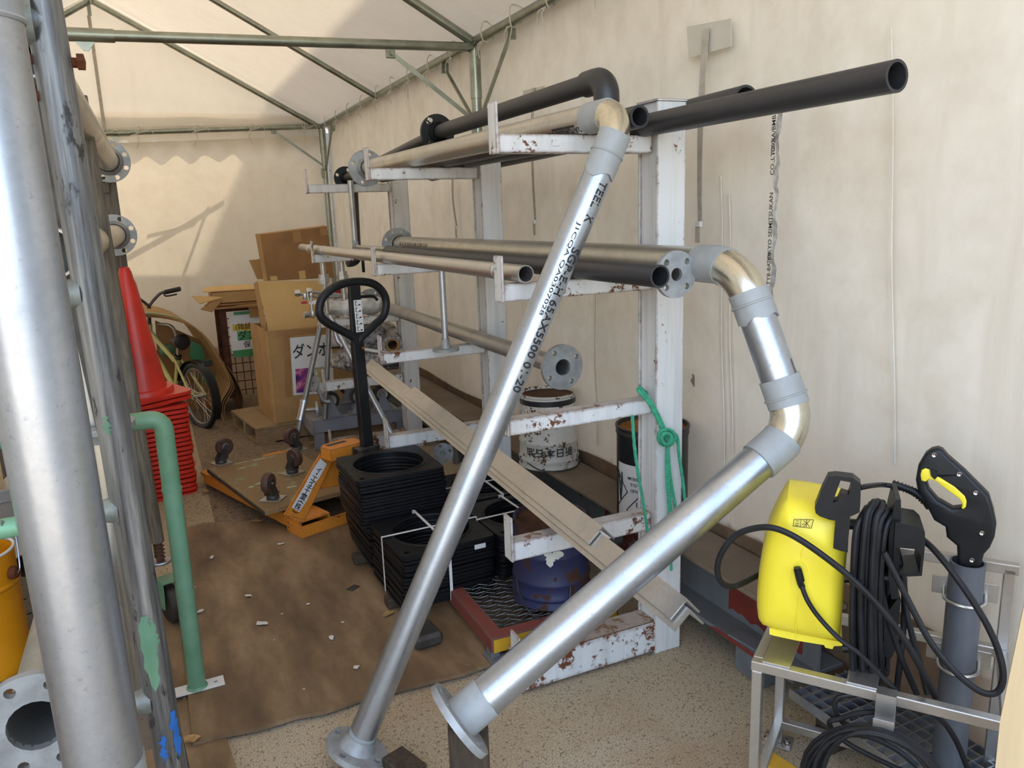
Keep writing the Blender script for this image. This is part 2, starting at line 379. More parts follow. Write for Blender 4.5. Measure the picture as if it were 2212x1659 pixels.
M['cage_rust'] = plain('rusty_cage', srgb(98, 58, 42), .7, .4, .25, 18)
M['leaf'] = plain('dry_leaf', srgb(176, 140, 92), .8, 0, .2, 60)
M['scrap_white'] = plain('white_scrap', (.70, .69, .64, 1), .7)
M['tarp'] = plain('dirty_wrap_sheet', srgb(166, 150, 138), .6, 0, .25, 9, .6)
M['pole_grey'] = worn_paint('weathered_pole', (.20, .20, .20, 1), (.36, .36, .35, 1), .55, .42, False, 7, .55)
def streaky(name, c0, c1, c2, rough=.36, metal=.75):
    m, nt, N, L, b = new_mat(name); n = noise_tex(N, L, coords(N, L, (34, 34, 1.6)), 1.4, 7, .7); n2 = noise_tex(N, L, coords(N, L, (14, 14, 5)), 2.0, 8, .7)
    c = ramp(N, L, n, [(.32, c0), (.5, c1), (.68, c2)]); c = mixc(N, L, ramp(N, L, n2, [(.60, (0, 0, 0, 1)), (.66, (1, 1, 1, 1))]), c, c0)
    L.new(c, b.inputs['Base Color']); b.inputs['Metallic'].default_value = metal
    r_ = math_n(N, L, 'MULTIPLY_ADD', n, .35); r_.node.inputs[2].default_value = rough - .1; L.new(r_, b.inputs['Roughness']); bump(N, L, b, math_n(N, L, 'ADD', n, n2), .22, .003); return m
M['pole_green'] = streaky('weathered_scaffold_tube', (.07, .07, .07, 1), (.20, .205, .21, 1), (.40, .41, .41, 1))
M['teal_weld'] = plain('pale_weld_metal', (.34, .37, .35, 1), .5, .5, .25, 20)
M['blue_paint'] = plain('blue_paint', srgb(42, 112, 196), .5, 0, .12, 20)
M['pole_wood'] = plain('grey_weathered_post', srgb(116, 108, 96), .75, 0, .25, 10, .4, stretch=(10, 10, .8))
M['purple_print'] = None

def concrete(name, base, spots, fine=170, stain=srgb(148, 104, 62), st=.4):
    m, nt, N, L, b = new_mat(name); vec = coords(N, L); n = noise_tex(N, L, vec, fine, 4, .7); big = noise_tex(N, L, vec, 2.3, 6, .6); pit = noise_tex(N, L, vec, fine * .45, 2)
    c = ramp(N, L, n, [(.36, spots), (.5, base), (.66, tuple(min(1, x * 1.5) for x in base[:3]) + (1,))])
    c = mixc(N, L, math_n(N, L, 'MULTIPLY', ramp(N, L, pit, [(.58, (0, 0, 0, 1)), (.66, (1, 1, 1, 1))]), .65), c, tuple(x * .35 for x in spots[:3]) + (1,))
    c = mixc(N, L, math_n(N, L, 'MULTIPLY', ramp(N, L, big, [(.52, (0, 0, 0, 1)), (.72, (1, 1, 1, 1))]), st), c, stain, 'MULTIPLY' if st > .9 else 'MIX')
    L.new(c, b.inputs['Base Color']); b.inputs['Roughness'].default_value = .9; bump(N, L, b, n, .5, .004); return m
M['ground'] = concrete('exposed_aggregate_ground', srgb(176, 160, 134), srgb(128, 112, 90), 260)
M['slab'] = concrete('dusty_slab', srgb(122, 104, 82), srgb(98, 82, 63), 90, srgb(88, 70, 52), .55)
M['strip'] = concrete('pale_concrete_strip', srgb(160, 142, 114), srgb(128, 110, 86), 110, srgb(140, 118, 92), .5)
def mat_board(name):
    m, nt, N, L, b = new_mat(name); vec = coords(N, L); big = noise_tex(N, L, coords(N, L, (2.2, .7, 1)), 2.2, 7, .6); n = noise_tex(N, L, vec, 40, 5, .6)
    sp = noise_tex(N, L, vec, 26, 2, .4); line = noise_tex(N, L, coords(N, L, (60, 2.2, 1)), 1, 2)
    c = ramp(N, L, big, [(.32, srgb(82, 64, 46)), (.5, srgb(124, 100, 72)), (.68, srgb(164, 138, 106))])
    c = mixc(N, L, math_n(N, L, 'MULTIPLY', n, .4), c, srgb(84, 64, 46))
    c = mixc(N, L, math_n(N, L, 'MULTIPLY', ramp(N, L, line, [(.70, (0, 0, 0, 1)), (.76, (1, 1, 1, 1))]), .25), c, srgb(170, 150, 124))
    c = mixc(N, L, ramp(N, L, sp, [(.775, (0, 0, 0, 1)), (.79, (1, 1, 1, 1))]), c, srgb(206, 198, 180))
    L.new(c, b.inputs['Base Color']); b.inputs['Roughness'].default_value = .62; bump(N, L, b, n, .15, .002); return m
M['mat'] = mat_board('worn_brown_board'); M['mat_edge'] = plain('board_edge', srgb(92, 70, 48), .9)
M['tent_wall'] = fabric('tent_wall_sheet', (.88, .83, .735, 1), .20, .42, .60)
M['tent_back'] = fabric('tent_back_sheet', (.83, .758, .635, 1), .19, .40, .40)
M['tent_roof'] = fabric('tent_roof_sheet', (.82, .77, .685, 1), .115, None, .2)
M['stucco'] = plain('grey_stucco', srgb(168, 162, 152), .9, 0, .06, 3, .2)
M['block_wall'] = plain('block_wall', srgb(150, 146, 140), .9, 0, .1, 3, .2)
M['glass_dark'] = plain('window_glass', (.03, .04, .05, 1), .1)

# ---------------------------------------------------------------- the setting: ground, tent
XW, XL, YB, YF, RIDGE_X = 1.76, -2.14, 8.12, 0.06, -0.19
EAVE, RIDGE = 2.35, 3.42
struct('floor', MB().box((0, 6, -.05), (44, 44, .1)), M['ground'])
# inner slab of the tent, a paler strip and the brown boards laid on the ground
struct('trim_1', MB().box((.76, 5.85, .004), (1.25, 4.45, .008)), M['slab'])
struct('trim_2', MB().box((.075, 5.6, .005), (.13, 3.7, .010)), M['strip'])
ed = [at(*p, z=.012) for p in [(417, 1612), (470, 1597), (560, 1577), (640, 1556), (700, 1541), (790, 1514), (860, 1494), (945, 1474), (1000, 1462), (1048, 1441)]]
loop = [(p.x, p.y + .006 * math.sin(i * 2.7)) for i, p in enumerate(ed)] + [(1.30, 2.12), (1.30, 3.52), (.60, 3.66), (.10, 3.92), (-.02, 3.90), (-.055, 3.0)]
mt = MB().prism([loop], .012, (0, 0, .0105))
tag(obj('floor_board', mt, M['mat']), 'large worn dark brown board lying flat on the floor in front of the rack', 'floor board')
lo2 = [(.045, 1.72), (.05, 2.0), (.035, 2.19), (.03, 3.1), (-1.6, 3.1), (-1.6, 1.72)]
tag(obj('floor_board', MB().prism([lo2], .009, (0, 0, .0005)), M['mat']), 'dark brown board on the floor under the green guard rails', 'floor board')

def wrinkle(p, s=1.3, a=.02): return noise.noise(V(p) * s) * a + noise.noise(V(p) * s * 3.1) * a * .35
def wall_right(u, v):
    y = YF + (YB - YF) * u; z = (EAVE + .035) * v; zz = z
    return V((XW + .012 + wrinkle((0, y, z)) * (1 - .6 * v) + .006 * math.sin(y * 9) * (1 - v), y, zz))
struct('wall_right', MB().grid(wall_right, 90, 26), M['tent_wall'], 80)
def eave_z(x): return EAVE + .025 - .042 * (XW - x)
def wall_back(u, v):
    x = XL + (XW - XL) * u; z = (eave_z(x) - .085) * v
    return V((x, YB + .03 + wrinkle((x, 0, z), 1.1, .03) * .9, z))
struct('wall_back', MB().grid(wall_back, 50, 26), M['tent_back'], 80)
struct('wall_left', MB().grid(lambda u, v: V((XL - wrinkle((1, u * 8, v * 2)), YF + (YB - YF) * u, (EAVE - .13) * v)), 50, 12), M['tent_wall'], 80)
gab = MB()
def gable(u, v):
    x = XL - .03 + (XW - XL + .06) * u; zb = eave_z(x) + .05; top = RIDGE - abs(x - RIDGE_X) * (RIDGE - EAVE) / (XW - RIDGE_X) + .03
    return V((x, YB + .075 + wrinkle((x, 2, v), 1.6, .015), zb + max(0, top - zb) * v))
struct('wall_gable', gab.grid(gable, 60, 10), M['tent_roof'], 80)
def roof_r(u, v):
    y = YF + (YB + .1 - YF) * u; x = RIDGE_X + (XW + .05 - RIDGE_X) * v
    sag = -.03 * math.sin(PI * v) * abs(math.sin(PI * (y - YF) / 2.015))
    return V((x, y, RIDGE + .03 - (RIDGE - EAVE) / (XW - RIDGE_X) * (x - RIDGE_X) + sag + wrinkle((x, y, 3), 1.2, .012)))
struct('ceiling', MB().grid(roof_r, 70, 20), M['tent_roof'], 80)
def roof_l(u, v):
    y = YF + (YB + .1 - YF) * u; x = RIDGE_X + (XL - .05 - RIDGE_X) * v
    return V((x, y, RIDGE + .03 - (RIDGE - EAVE) / (XW - RIDGE_X) * abs(x - RIDGE_X) - .04 * v + wrinkle((x, y, 5), 1.2, .012)))
struct('ceiling', MB().grid(roof_l, 60, 14), M['tent_roof'], 80)
# hem strip of the roof along the right eave, and the scalloped valance outside the back wall
struct('trim_3', MB().slab(lambda u, v: V((XW - .02 + .035 * v + .004 * math.sin(u * 60), YF + (YB - YF) * u, EAVE + .075 - .05 * v)), 60, 2, .002), M['tent_roof'], 80)
vl = [(XL, 2.5)] + [(XL + (XW - XL) * i / 160, 2.232 + .036 * math.sin(i / 160 * (XW - XL) / .25 * 2 * PI) - .014 * (XW - XL) * (1 - i / 160)) for i in range(161)] + [(XW, 2.5)]
struct('trim_4', MB().prism([vl], .002, (0, YB + .105, 0), mat3(V((1, 0, 0)), V((0, 0, 1)), V((0, 1, 0)))), M['tent_roof'])

# tent frame: tubes are parts of one frame
tf = thing('tent_frame', 'galvanised tube frame of the white storage tent', 'tent frame', (XW - .05, 4.1, 0))
PR = .0243
def tpart(name, p, r, n=12): return obj(name, MB().tube(p, r, n), M['tent_steel'], tf)
xe = XW - .055
tpart('eave_tube', [(xe, YF, EAVE - .01), (xe, YB - .03, EAVE + .02)], PR)
tpart('ridge_tube', [(RIDGE_X, YF, RIDGE - .04), (RIDGE_X, YB, RIDGE - .04)], PR)
tpart('eave_tube', [(XL + .05, YF, EAVE - .14), (XL + .05, YB, EAVE - .12)], PR)
slope = (RIDGE - EAVE) / (XW - RIDGE_X)
for y in (YF, 2.07, 4.085, 6.02, YB - .03):
    tpart('rafter', [(xe, y, EAVE), (RIDGE_X, y, RIDGE - .035)], .0205 if y in (2.07, 6.02) else PR)
    tpart('rafter', [(XL + .05, y, EAVE - .13), (RIDGE_X, y, RIDGE - .035)], PR)
for y, zr, zc in ((4.085, 2.328, 2.283), (YB - .03, 2.372, 2.288)):
    zl = 2 * zc - zr; tpart('tie_tube', [(xe, y, zr), (XL + .05, y, zl)], PR)
    sl_ = MB().tube([(RIDGE_X - .07, y, zc - .001), (RIDGE_X + .17, y, zc + .003)], .029, 14)
    sl_.prism([[(-.045, 0), (.045, 0), (.025, -.025), (.010, -.045), (-.010, -.045), (-.025, -.025)]], .008, (RIDGE_X + .05, y + .004, zc - .02), mat3(V((1, 0, 0)), V((0, 0, 1)), V((0, -1, 0))))
    obj('tie_sleeve', sl_, M['tent_steel'], tf)
    hg = MB().box((RIDGE_X - .02, y, RIDGE - .10), (.03, .006, .12)); obj('ridge_bracket', hg, M['tent_steel'], tf)
    tpart('post', [(xe, y, 0), (xe, y, zr + .01)], PR); tpart('post', [(XL + .05, y, 0), (XL + .05, y, zl)], PR)
    cap = MB().tube([(xe, y, zr - .26), (xe, y, zr - .02)], .031, 14).tube([(xe, y, zr - .33), (xe, y, zr - .24)], .027, 12); obj('post_socket', cap, M['tent_steel'], tf)
    obj('post_latch', MB().box((xe - .03, y - .02, zr - .45), (.03, .01, .09), None, .003), M['tent_steel'], tf)
    def brace(a, b, w=.022):
        d = (V(b) - V(a)).normalized(); mb = MB().bar(a, b, w, .008, (0, 1, .2))
        mb.box(V(a) - d * .005, (.05, .012, .06), None, .004); mb.lathe([(0, .012), (.010, .012), (.010, 0)], V(a) + V((0, -.012, -.005)), (0, -1, 0), 8)
        obj('knee_brace', mb, M['tent_steel'], tf)
    brace((xe - .46, y, zr - .05), (xe - .02, y, zr - .37))
    brace((xe, y - .46, EAVE - .05), (xe, y - .03, EAVE - .40), .02)
    if y < 5: brace((xe, y + .46, EAVE - .05), (xe, y + .03, EAVE - .40), .02)
tpart('post', [(xe, YF, 0), (xe, YF, EAVE)], PR); tpart('post', [(XL + .05, YF, 0), (XL + .05, YF, EAVE - .13)], PR)
# pale webbing that hangs down inside the gable
st = MB().slab(lambda u, v: V((RIDGE_X - .045 + .028 * u, YB + .05, RIDGE - .14 - (RIDGE - .14 - 2.33) * v)), 1, 20, .002)
obj('gable_webbing', st, M['strap'], tf)

# cord ties along the eaves
def cord_tie(name, p, lab, seed):
    rnd = random.Random(seed); p = V(p); mb = MB(); q = lambda s=.02: rnd.uniform(-s, s)
    lp = [p + V((q(.012) - .02, q() , .05)), p + V((-.035, .01 + q(), .0)), p + V((-.025, q(), -.045)), p + V((.02, q(), -.03)), p + V((.03, q(), .03))]
    mb.tube(smooth_path(lp, 4, True), .0034, 6, closed=True)
    mb.tube(smooth_path([p + V((-.03, 0, -.04)), p + V((-.045, q(.03), -.07)), p + V((-.04, q(.04), -.13 + q(.02)))], 4), .0032, 5)
    mb.tube(smooth_path([p + V((-.03, 0, -.04)), p + V((-.05, .03 + q(.02), -.055)), p + V((-.045, .05 + q(.02), -.10))], 4), .0032, 5)
    return mb
ties = [(2.75, 1), (3.2, 2), (3.55, 3), (3.9, 4), (4.35, 5), (4.75, 6), (5.15, 7), (5.55, 8), (5.95, 9), (6.4, 10), (6.85, 11), (7.3, 12), (7.75, 13)]
for i, (y, sd) in enumerate(ties):
    o = obj('cord_tie', cord_tie('cord_tie', (xe, y, EAVE - .005 + .004 * y), '', sd), M['white_cord'])
    tag(o, ORD[i] + ' thin pale cord tie along the right eave tube, counted from the front', 'cord tie', 'cord ties along the right eave')
for i, px in enumerate((222, 296, 420, 540, 655)):
    p = at(px, 284 - .026 * (px - 300), y=YB - .04); mb = MB(); rnd = random.Random(40 + i)
    a = p + V((0, -.03, -.02))
    mb.tube(smooth_path([a + V((-.02, 0, .05)), a + V((.0, -.02, .0)), a + V((.02, 0, .06)), a + V((.04, 0, .02)), a + V((.0, -.02, .0)), a + V((-.05, 0, -.02))], 5), .003, 5)
    mb.tube(smooth_path([a, a + V((.01 + rnd.uniform(-.03, .03), 0, -.06)), a + V((rnd.uniform(-.03, .03), 0, -.13))], 4), .003, 5)
    mb.tube(smooth_path([a, a + V((.06, 0, .015)), a + V((.11, 0, .04)), a + V((.13, 0, .0))], 4), .003, 5)
    tag(obj('cord_tie', mb, M['white_cord']), ORD[i] + ' pale cord knot from the left on the tie tube above the back wall', 'cord tie', 'cord ties along the back tie tube')
for px, py in ((296, 273), (424, 268), (300, 297), (452, 296), (340, 297)):
    pass

# ---------------------------------------------------------------- outside: what shades the tent
bx = 4.2; edge_h = 2.60 + (bx - 1.22) / .51
nb = thing('neighbour_building', 'tall grey stucco building standing outside beyond the right tent wall', 'building', (bx + 3, 6, 0))
obj('wall', MB().box((bx + 3, 6, edge_h / 2), (6, 40, edge_h)), M['stucco'], nb)
for i, (y0, w, h) in enumerate(((3.6, .7, .22), (4.7, .5, .12))):
    obj('parapet', MB().box((bx + .6, y0 + 2.0, edge_h + h / 2), (1.2, w, h)), M['stucco'], nb)
for fl in range(2):
    for k in range(6):
        y = -8 + k * 5
        wf = obj('window', MB().box((bx - .03, y, 2.2 + 3 * fl), (.08, 1.6, 1.2)), M['stainless_dull'], nb); obj('pane', MB().box((bx - .075, y, 2.2 + 3 * fl), (.02, 1.45, 1.05)), M['glass_dark'], wf)
wy = YB + .72; wtop = 1.01 + .69 / .50
bw = thing('boundary_wall', 'grey block boundary wall standing outside behind the tent', 'wall', (0, wy, 0))
nrow = 12
for r in range(nrow):
    obj('course', MB().box((0, wy + .06, (r + .5) * wtop / nrow), (10, .12, wtop / nrow - .008)), M['block_wall'], bw)
for x, z in ((-.35, 2.02),):
    pass
of = thing('outdoor_pole_frame', 'thin steel pole frame standing outside close behind the back wall', 'pole frame', (.6, YB + .35, 0))
oy = YB + .30
def shpt(px, py):       # where a thing at oy stands so that its shade falls on the back wall at this spot
    p = at(px, py, y=YB + .03); t = (oy - p.y) / SUN_DIR.y; return p + SUN_DIR * t
obj('brace', MB().tube([shpt(250, 575), shpt(480, 443)], .016, 8), M['galv_dull'], of)
obj('brace', MB().tube([shpt(318, 512), shpt(420, 487)], .010, 8), M['galv_dull'], of)
obj('brace', MB().tube([shpt(398, 590), shpt(448, 452)], .013, 8), M['galv_dull'], of)
pp = shpt(500, 440); obj('post', MB().tube([(pp.x, oy, 0), (pp.x, oy, pp.z - .02)], .024, 10), M['galv_dull'], of)
# ---------------------------------------------------------------- cantilever rack
PX0, PX1, TIP = 1.374, 1.476, .884
PY = (2.0, 3.335, 4.72); PTOP = 1.756
LV = ((1.614, 1.662), (1.214, 1.262), (.826, .872), (.436, .494))
rack = thing('cantilever_rack', 'white rust-flecked steel cantilever rack with three posts holding pipes', 'rack', (1.15, 3.3, 0))
for iy, y in enumerate(PY):
    hy = .05
    p = MB().box(((PX0 + PX1) / 2, y - hy + .004, PTOP / 2), (PX1 - PX0, .009, PTOP), None, .002)
    p.box(((PX0 + PX1) / 2, y + hy - .004, PTOP / 2), (PX1 - PX0, .009, PTOP), None, .002)
    p.box((PX0 + .012, y, PTOP / 2), (.010, 2 * hy - .016, PTOP))
    p.box(((PX0 + PX1) / 2, y, PTOP + .003), (PX1 - PX0 + .004, 2 * hy + .004, .006))
    obj('post', p, M['white_post'], rack)
    for li, (z0, z1) in enumerate(LV):
        a = MB(); L = PX0 - TIP; xm = (PX0 + TIP) / 2
        a.box((xm, y - .022, (z0 + z1) / 2), (L, .006, z1 - z0), None, .0015)      # channel web, towards the front
        a.box((xm, y + .003, z1 - .003), (L, .048, .006), None, .0015); a.box((xm, y + .003, z0 + .003), (L, .048, .006), None, .0015)
        ar = obj('arm', a, M['white_rust'], rack)
        hgt = .082 if li else .088
        obj('stop_plate', MB().box((TIP - .004, y + .001, z0 + (z1 - z0 + hgt) / 2 - .003), (.008, .052, z1 - z0 + hgt), None, .0015), M['white_rust'], ar)
    b = MB(); z0, z1 = 0.012, .118; xm = (TIP + .02 + PX0) / 2; L = PX0 - TIP + .02
    b.box((xm, y - .045, (z0 + z1) / 2), (L, .008, z1 - z0), None, .002); b.box((xm, y + .0, z1 - .004), (L, .095, .008), None, .002); b.box((xm, y, z0 + .004), (L, .095, .008), None, .002)
    ba = obj('base_beam', b, M['white_rust2'], rack)
    obj('stop_plate', MB().box((TIP + .005, y + .0, .10), (.008, .06, .17), None, .0015), M['white_rust'], ba)
# ---------------------------------------------------------------- piping helpers
def flange_mesh(c, ax, R, th, bore, nh, rh=.0095, bcd=None, hub=None, hubL=.02, ph=.4, n=36):
    """a drilled flange whose outer face is at c and looks along ax; its neck points the other way"""
    c = V(c); u, v, w = frame_of(ax); bcd = bcd or (R * .80 if nh else R); Mx = mat3(u, v, w)
    loops = [circ(R, n)] + ([circ(bore, 20)] if bore else []) + [circ(rh, 10, bcd*math.cos(ph+2*PI*k/nh), bcd*math.sin(ph+2*PI*k/nh)) for k in range(nh)]
    mb = MB().prism(loops, th, c - w * th, Mx)
    if hub: mb.lathe([(hub * .985, -th - hubL - .012), (hub * 1.02, -th - hubL), (hub * 1.22, -th - .004), (hub * 1.26, -th + .001)], c, ax, 24)
    return mb
def sleeve(a, b, r, n=24, ragged=0.0, seed=0):
    """a coat of paint round a pipe between a and b, with an uneven far edge"""
    a, b = V(a), V(b); u, v, w = frame_of(b - a); L = (b - a).length; vs = []; rnd = random.Random(seed)
    off = [rnd.uniform(-1, 1) for _ in range(n)]; off = [(off[i-1] + off[i] * 2 + off[(i+1) % n]) / 4 for i in range(n)]
    for h, rr, rg in ((0, r - .004, 0), (0, r, 0), (1, r, 1), (1, r - .004, 1)):
        for k in range(n):
            q = u * math.cos(2*PI*k/n) + v * math.sin(2*PI*k/n); vs.append(a + w * (L * h + (off[k] * ragged if rg else 0)) + q * rr)
    return MB().add(vs, [(i*n+k, i*n+(k+1) % n, (i+1)*n+(k+1) % n, (i+1)*n+k) for i in range(3) for k in range(n)])
FONT_CACHE = {}
def text_mesh(s, size=1.0):
    """2D triangles of a line of lettering, origin at its left baseline"""
    if (s, size) in FONT_CACHE: return FONT_CACHE[(s, size)]
    cu = bpy.data.curves.new('lettering', 'FONT'); cu.body = s; cu.size = size; cu.resolution_u = 3; cu.offset = size * .012
    o = bpy.data.objects.new('lettering', cu); COL.objects.link(o); bpy.context.view_layer.update()
    me = o.evaluated_get(bpy.context.evaluated_depsgraph_get()).to_mesh()
    vs = [(w.co.x, w.co.y) for w in me.vertices]; fs = [tuple(p.vertices) for p in me.polygons]
    bpy.data.objects.remove(o); bpy.data.curves.remove(cu); FONT_CACHE[(s, size)] = (vs, fs); return vs, fs
def text_flat(mb, s, o, ex, ey, size, off=.0015, center=False, stretch=1.0):
    vs, fs = text_mesh(s, size)
    if not vs: return mb
    ex, ey = V(ex).normalized(), V(ey).normalized(); ez = ex.cross(ey); x0 = (max(p[0] for p in vs) / 2 * stretch) if center else 0
    return mb.add([V(o) + ex * (p[0] * stretch - x0) + ey * p[1] + ez * off for p in vs], fs)
def text_pipe(mb, s, p, ax, r, ang0, size, upref, stretch=1.0, off=.0012):
    """lettering wrapped round a pipe: runs along ax from p, at angle ang0 round the axis (0 = upref)"""
    ax = V(ax).normalized(); e1 = (V(upref) - ax * V(upref).dot(ax)).normalized(); e2 = e1.cross(ax); vs, fs = text_mesh(s, size)
    out = []
    for x, y in vs:
        a = ang0 + y / r; out.append(V(p) + ax * (x * stretch) + (e1 * math.cos(a) + e2 * math.sin(a)) * (r + off))
    return mb.add(out, fs)

# ---------------------------------------------------------------- pipes kept on the rack
# 1: elbow pipe whose leg comes down to the floor
r1 = .0375
E1 = at(1350, 239, z=1.70); foot = at(775, 1606, z=.05); far1 = at(790, 366, x=1.045); far1 = V((far1.x, far1.y, 1.705))
leg = (E1 - foot).normalized(); foot0 = foot - leg * .025
t = thing('elbow_pipe', 'thin galvanised elbow pipe coming down from the top shelf to a flange on the floor', 'pipe', (foot.x, foot.y, 0))
dr = (far1 - E1).normalized()
obj('pipe', MB().tube([far1, E1 + dr * .093], r1, 24, r1 - .004), M['galv_warm'], t)
el = arc(E1 + dr * .3, E1, E1 - leg * .3, .088, 10); obj('elbow', MB().tube([E1 + dr * .097] + el[1:-1] + [E1 - leg * .097], r1 + .003, 24), M['elbow'], t)
lg = obj('pipe', MB().tube([E1 - leg * .09, foot0], r1, 24, r1 - .004), M['galv'], t)
obj('paint_band', sleeve(E1 + dr * .075, E1 + dr * .165, r1 + .0045, 24, .004, 1), M['zinc'], t)
obj('paint_band', sleeve(E1 - leg * .062, E1 - leg * .175, r1 + .0045, 24, .016, 2), M['zinc'], t)
obj('weld_bead', MB().tube([E1 - leg * .118 + q for q in [(frame_of(leg)[0] * math.cos(a) + frame_of(leg)[1] * math.sin(a)) * (r1 + .0045) for a in [2*PI*k/20 for k in range(20)]]], .003, 6, closed=True), M['zinc'], t)
obj('flange', flange_mesh(foot0, -leg, .087, .016, r1 - .003, 4, .0095, .070, r1 + .004, .022, .9), M['flange'], t)
obj('flange', flange_mesh(far1, dr, .090, .016, r1 - .003, 4, .0095, .071, r1 + .004, .022, .35), M['flange'], t)
obj('paint_band', sleeve(foot0 + leg * .005, foot0 + leg * .06, r1 + .002, 24, .006, 3), M['zinc'], t)
mb = MB(); view = (CAM - (E1 + foot) / 2)
text_pipe(mb, 'TEEL  K', E1 - leg * .19, -leg, r1, .34, .034, view, 1.0); text_pipe(mb, 'SGP-E-H 65AX5500 01-20', E1 - leg * .37, -leg, r1, .34, .034, view, 1.09)
text_pipe(mb, 'J1CQA QA0307028', E1 - leg * .31, -leg, r1, -.02, .014, view, 2.2)
obj('lettering', mb, M['ink'], t)
mb = MB(); text_pipe(mb, '2A QA0307036  SGP', E1 + dr * .172, dr, r1, .42, .026, CAM - E1, 1.05); text_pipe(mb, '-' * 1, E1 + dr * .18, dr, r1, -.02, .05, CAM - E1, 9)
obj('lettering', mb, M['ink'], t)

# 2: larger pipe with two elbows, its flange on a timber block
r2 = .0447
xr = 1.318; zr2 = 1.308
fl2 = at(995, 1553, d=1.735); k2 = at(1722, 925, d=1.90); c1 = at(1596, 575, x=xr); c1.z = zr2; far2 = V((xr, 4.42, zr2))
n2 = (k2 - fl2).normalized(); s2 = (k2 - c1).normalized()
t = thing('double_elbow_pipe', 'thick galvanised pipe with two elbows leaning from the middle shelf down to a timber block', 'pipe', (fl2.x, fl2.y, 0))
obj('pipe', MB().tube([far2, c1 + V((0, .10, 0))], r2, 26, r2 - .004), M['galv_warm'], t)
a1 = arc(c1 + V((0, .5, 0)), c1, k2, .125, 12); obj('elbow', MB().tube([a1[0] + V((0, .02, 0))] + a1 + [a1[-1] + s2 * .02], r2 + .002, 26), M['elbow'], t)
a2 = arc(c1, k2, fl2, .100, 10)
obj('pipe', MB().tube([a1[-1], a2[0]], r2, 26, r2 - .004), M['galv'], t)
obj('elbow', MB().tube([a2[0] - s2 * .02] + a2 + [a2[-1] - n2 * .02], r2 + .002, 26), M['elbow'], t)
obj('pipe', MB().tube([a2[-1], fl2 - n2 * .004], r2, 26, r2 - .004), M['galv'], t)
obj('paint_band', MB().tube([V((xr, a1[0].y + .06, zr2))] + a1[:4], r2 + .0045, 26), M['zinc'], t)
obj('paint_band', sleeve(a1[-1] - s2 * .020, a1[-1] + s2 * .055, r2 + .005, 26, .012, 5), M['zinc'], t)
obj('paint_band', MB().tube([a2[0] - s2 * .060] + a2[:2], r2 + .005, 26), M['zinc'], t)
obj('paint_band', MB().tube(a2[-3:] + [a2[-1] - n2 * .060], r2 + .005, 26), M['zinc'], t)
for c_, d_ in ((a1[-1] + s2 * .012, s2), (a2[0] - s2 * .012, s2)):
    u_, v_, w_ = frame_of(d_); obj('weld_bead', MB().tube([c_ + (u_ * math.cos(2*PI*k/22) + v_ * math.sin(2*PI*k/22)) * (r2 + .005) for k in range(22)], .0035, 6, closed=True), M['zinc'], t)
obj('paint_band', sleeve(fl2, fl2 + n2 * .075, r2 + .003, 26, .004, 8), M['zinc'], t)
obj('flange', flange_mesh(fl2 - n2 * .012, -n2, .0935, .016, r2 - .003, 8, .0095, .075), M['flange'], t)
obj('flange', flange_mesh(far2 + V((0, .02, 0)), (0, 1, 0), .093, .018, r2 - .003, 8, .0095, .075, r2 + .005, .03), M['flange'], t)
mb = MB(); text_pipe(mb, 'PE-1 R  JIS  SGP-E-H  80A X 5500  01-20', V((xr, 4.25, zr2)), (0, -1, 0), r2, -.15, .026, CAM - V((xr, 3.9, zr2)), 1.1); obj('lettering', mb, M['ink'], t)
mb = MB(); mp = (a1[-1] + a2[0]) / 2; text_pipe(mb, '-', mp + s2 * .03, s2, r2, .95, .03, CAM - mp, 7); obj('lettering', mb, M['ink'], t)
# timber block under it
bt = fl2 + V((.028, .0, -.115))
bt = at(1011, 1578, d=1.79); bn = (CAM - bt); bn.z = 0; bn.normalize(); bx_ = V((-bn.y, bn.x, 0)); wb = MB().box((bt.x - bn.x * .045, bt.y - bn.y * .045, bt.z / 2 + .001), (.094, .094, bt.z), mat3(bx_, -bn, V((0, 0, 1))), .007)
tag(obj('timber_block', wb, M['wood_dark']), 'dark upright timber block holding up the flange of the thick elbow pipe', 'timber block')
lp = at(873, 1650, z=.02); tag(obj('timber_block', MB().box((lp.x, lp.y, .0155), (.07, .11, .030), rotz(.35), .003), M['wood_dark']), 'small brown timber offcut on the floor beside the thin pipe flange', 'timber block')

def pipe_thing(name, label, pts, r, m, ri=None, n=20, rad=.06, group=None):
    pts = [V(p) for p in pts]; P = rounded(pts, rad) if len(pts) > 2 else pts
    lo = min(P, key=lambda p: p.z); t = thing(name, label, 'pipe', (lo.x, lo.y, lo.z - r), group)
    obj('pipe', MB().tube(P, r, n, ri), m, t); return t
# black pipes of the top shelf
pipe_thing('plastic_pipe', 'long dark grey plastic pipe jutting out far beyond the top shelf', [at(1938, 164, x=1.36), (1.305, 4.62, 1.694)], .0315, M['pvc'], .0255, 28)
pipe_thing('plastic_pipe', 'dark plastic pipe half hidden behind the long jutting one', [at(1612, 219, x=1.535), (1.54, 4.4, 1.70)], .0435, M['pvc'], .037, 28)
pipe_thing('plastic_pipe', 'dark plastic pipe with a short open end right beside the top elbow', [at(1382, 252, z=1.694), (1.215, 4.5, 1.694)], .0305, M['pvc'], .0235, 24)
pipe_thing('plastic_pipe', 'dark plastic pipe lying in the middle shelf, open end before the small flange', [at(1426, 597, z=1.292), at(838, 543, z=1.292)], .0285, M['pvc'], .0235, 24)
t = pipe_thing('stainless_pipe', 'thin bright stainless pipe along the tips of the middle shelf', [at(1136, 592, z=1.290), at(652, 535, z=1.288)], .0245, M['stainless'], .0215, 22)
a_, b_ = at(1136, 592, z=1.290), at(652, 535, z=1.288); d_ = (b_ - a_).normalized()
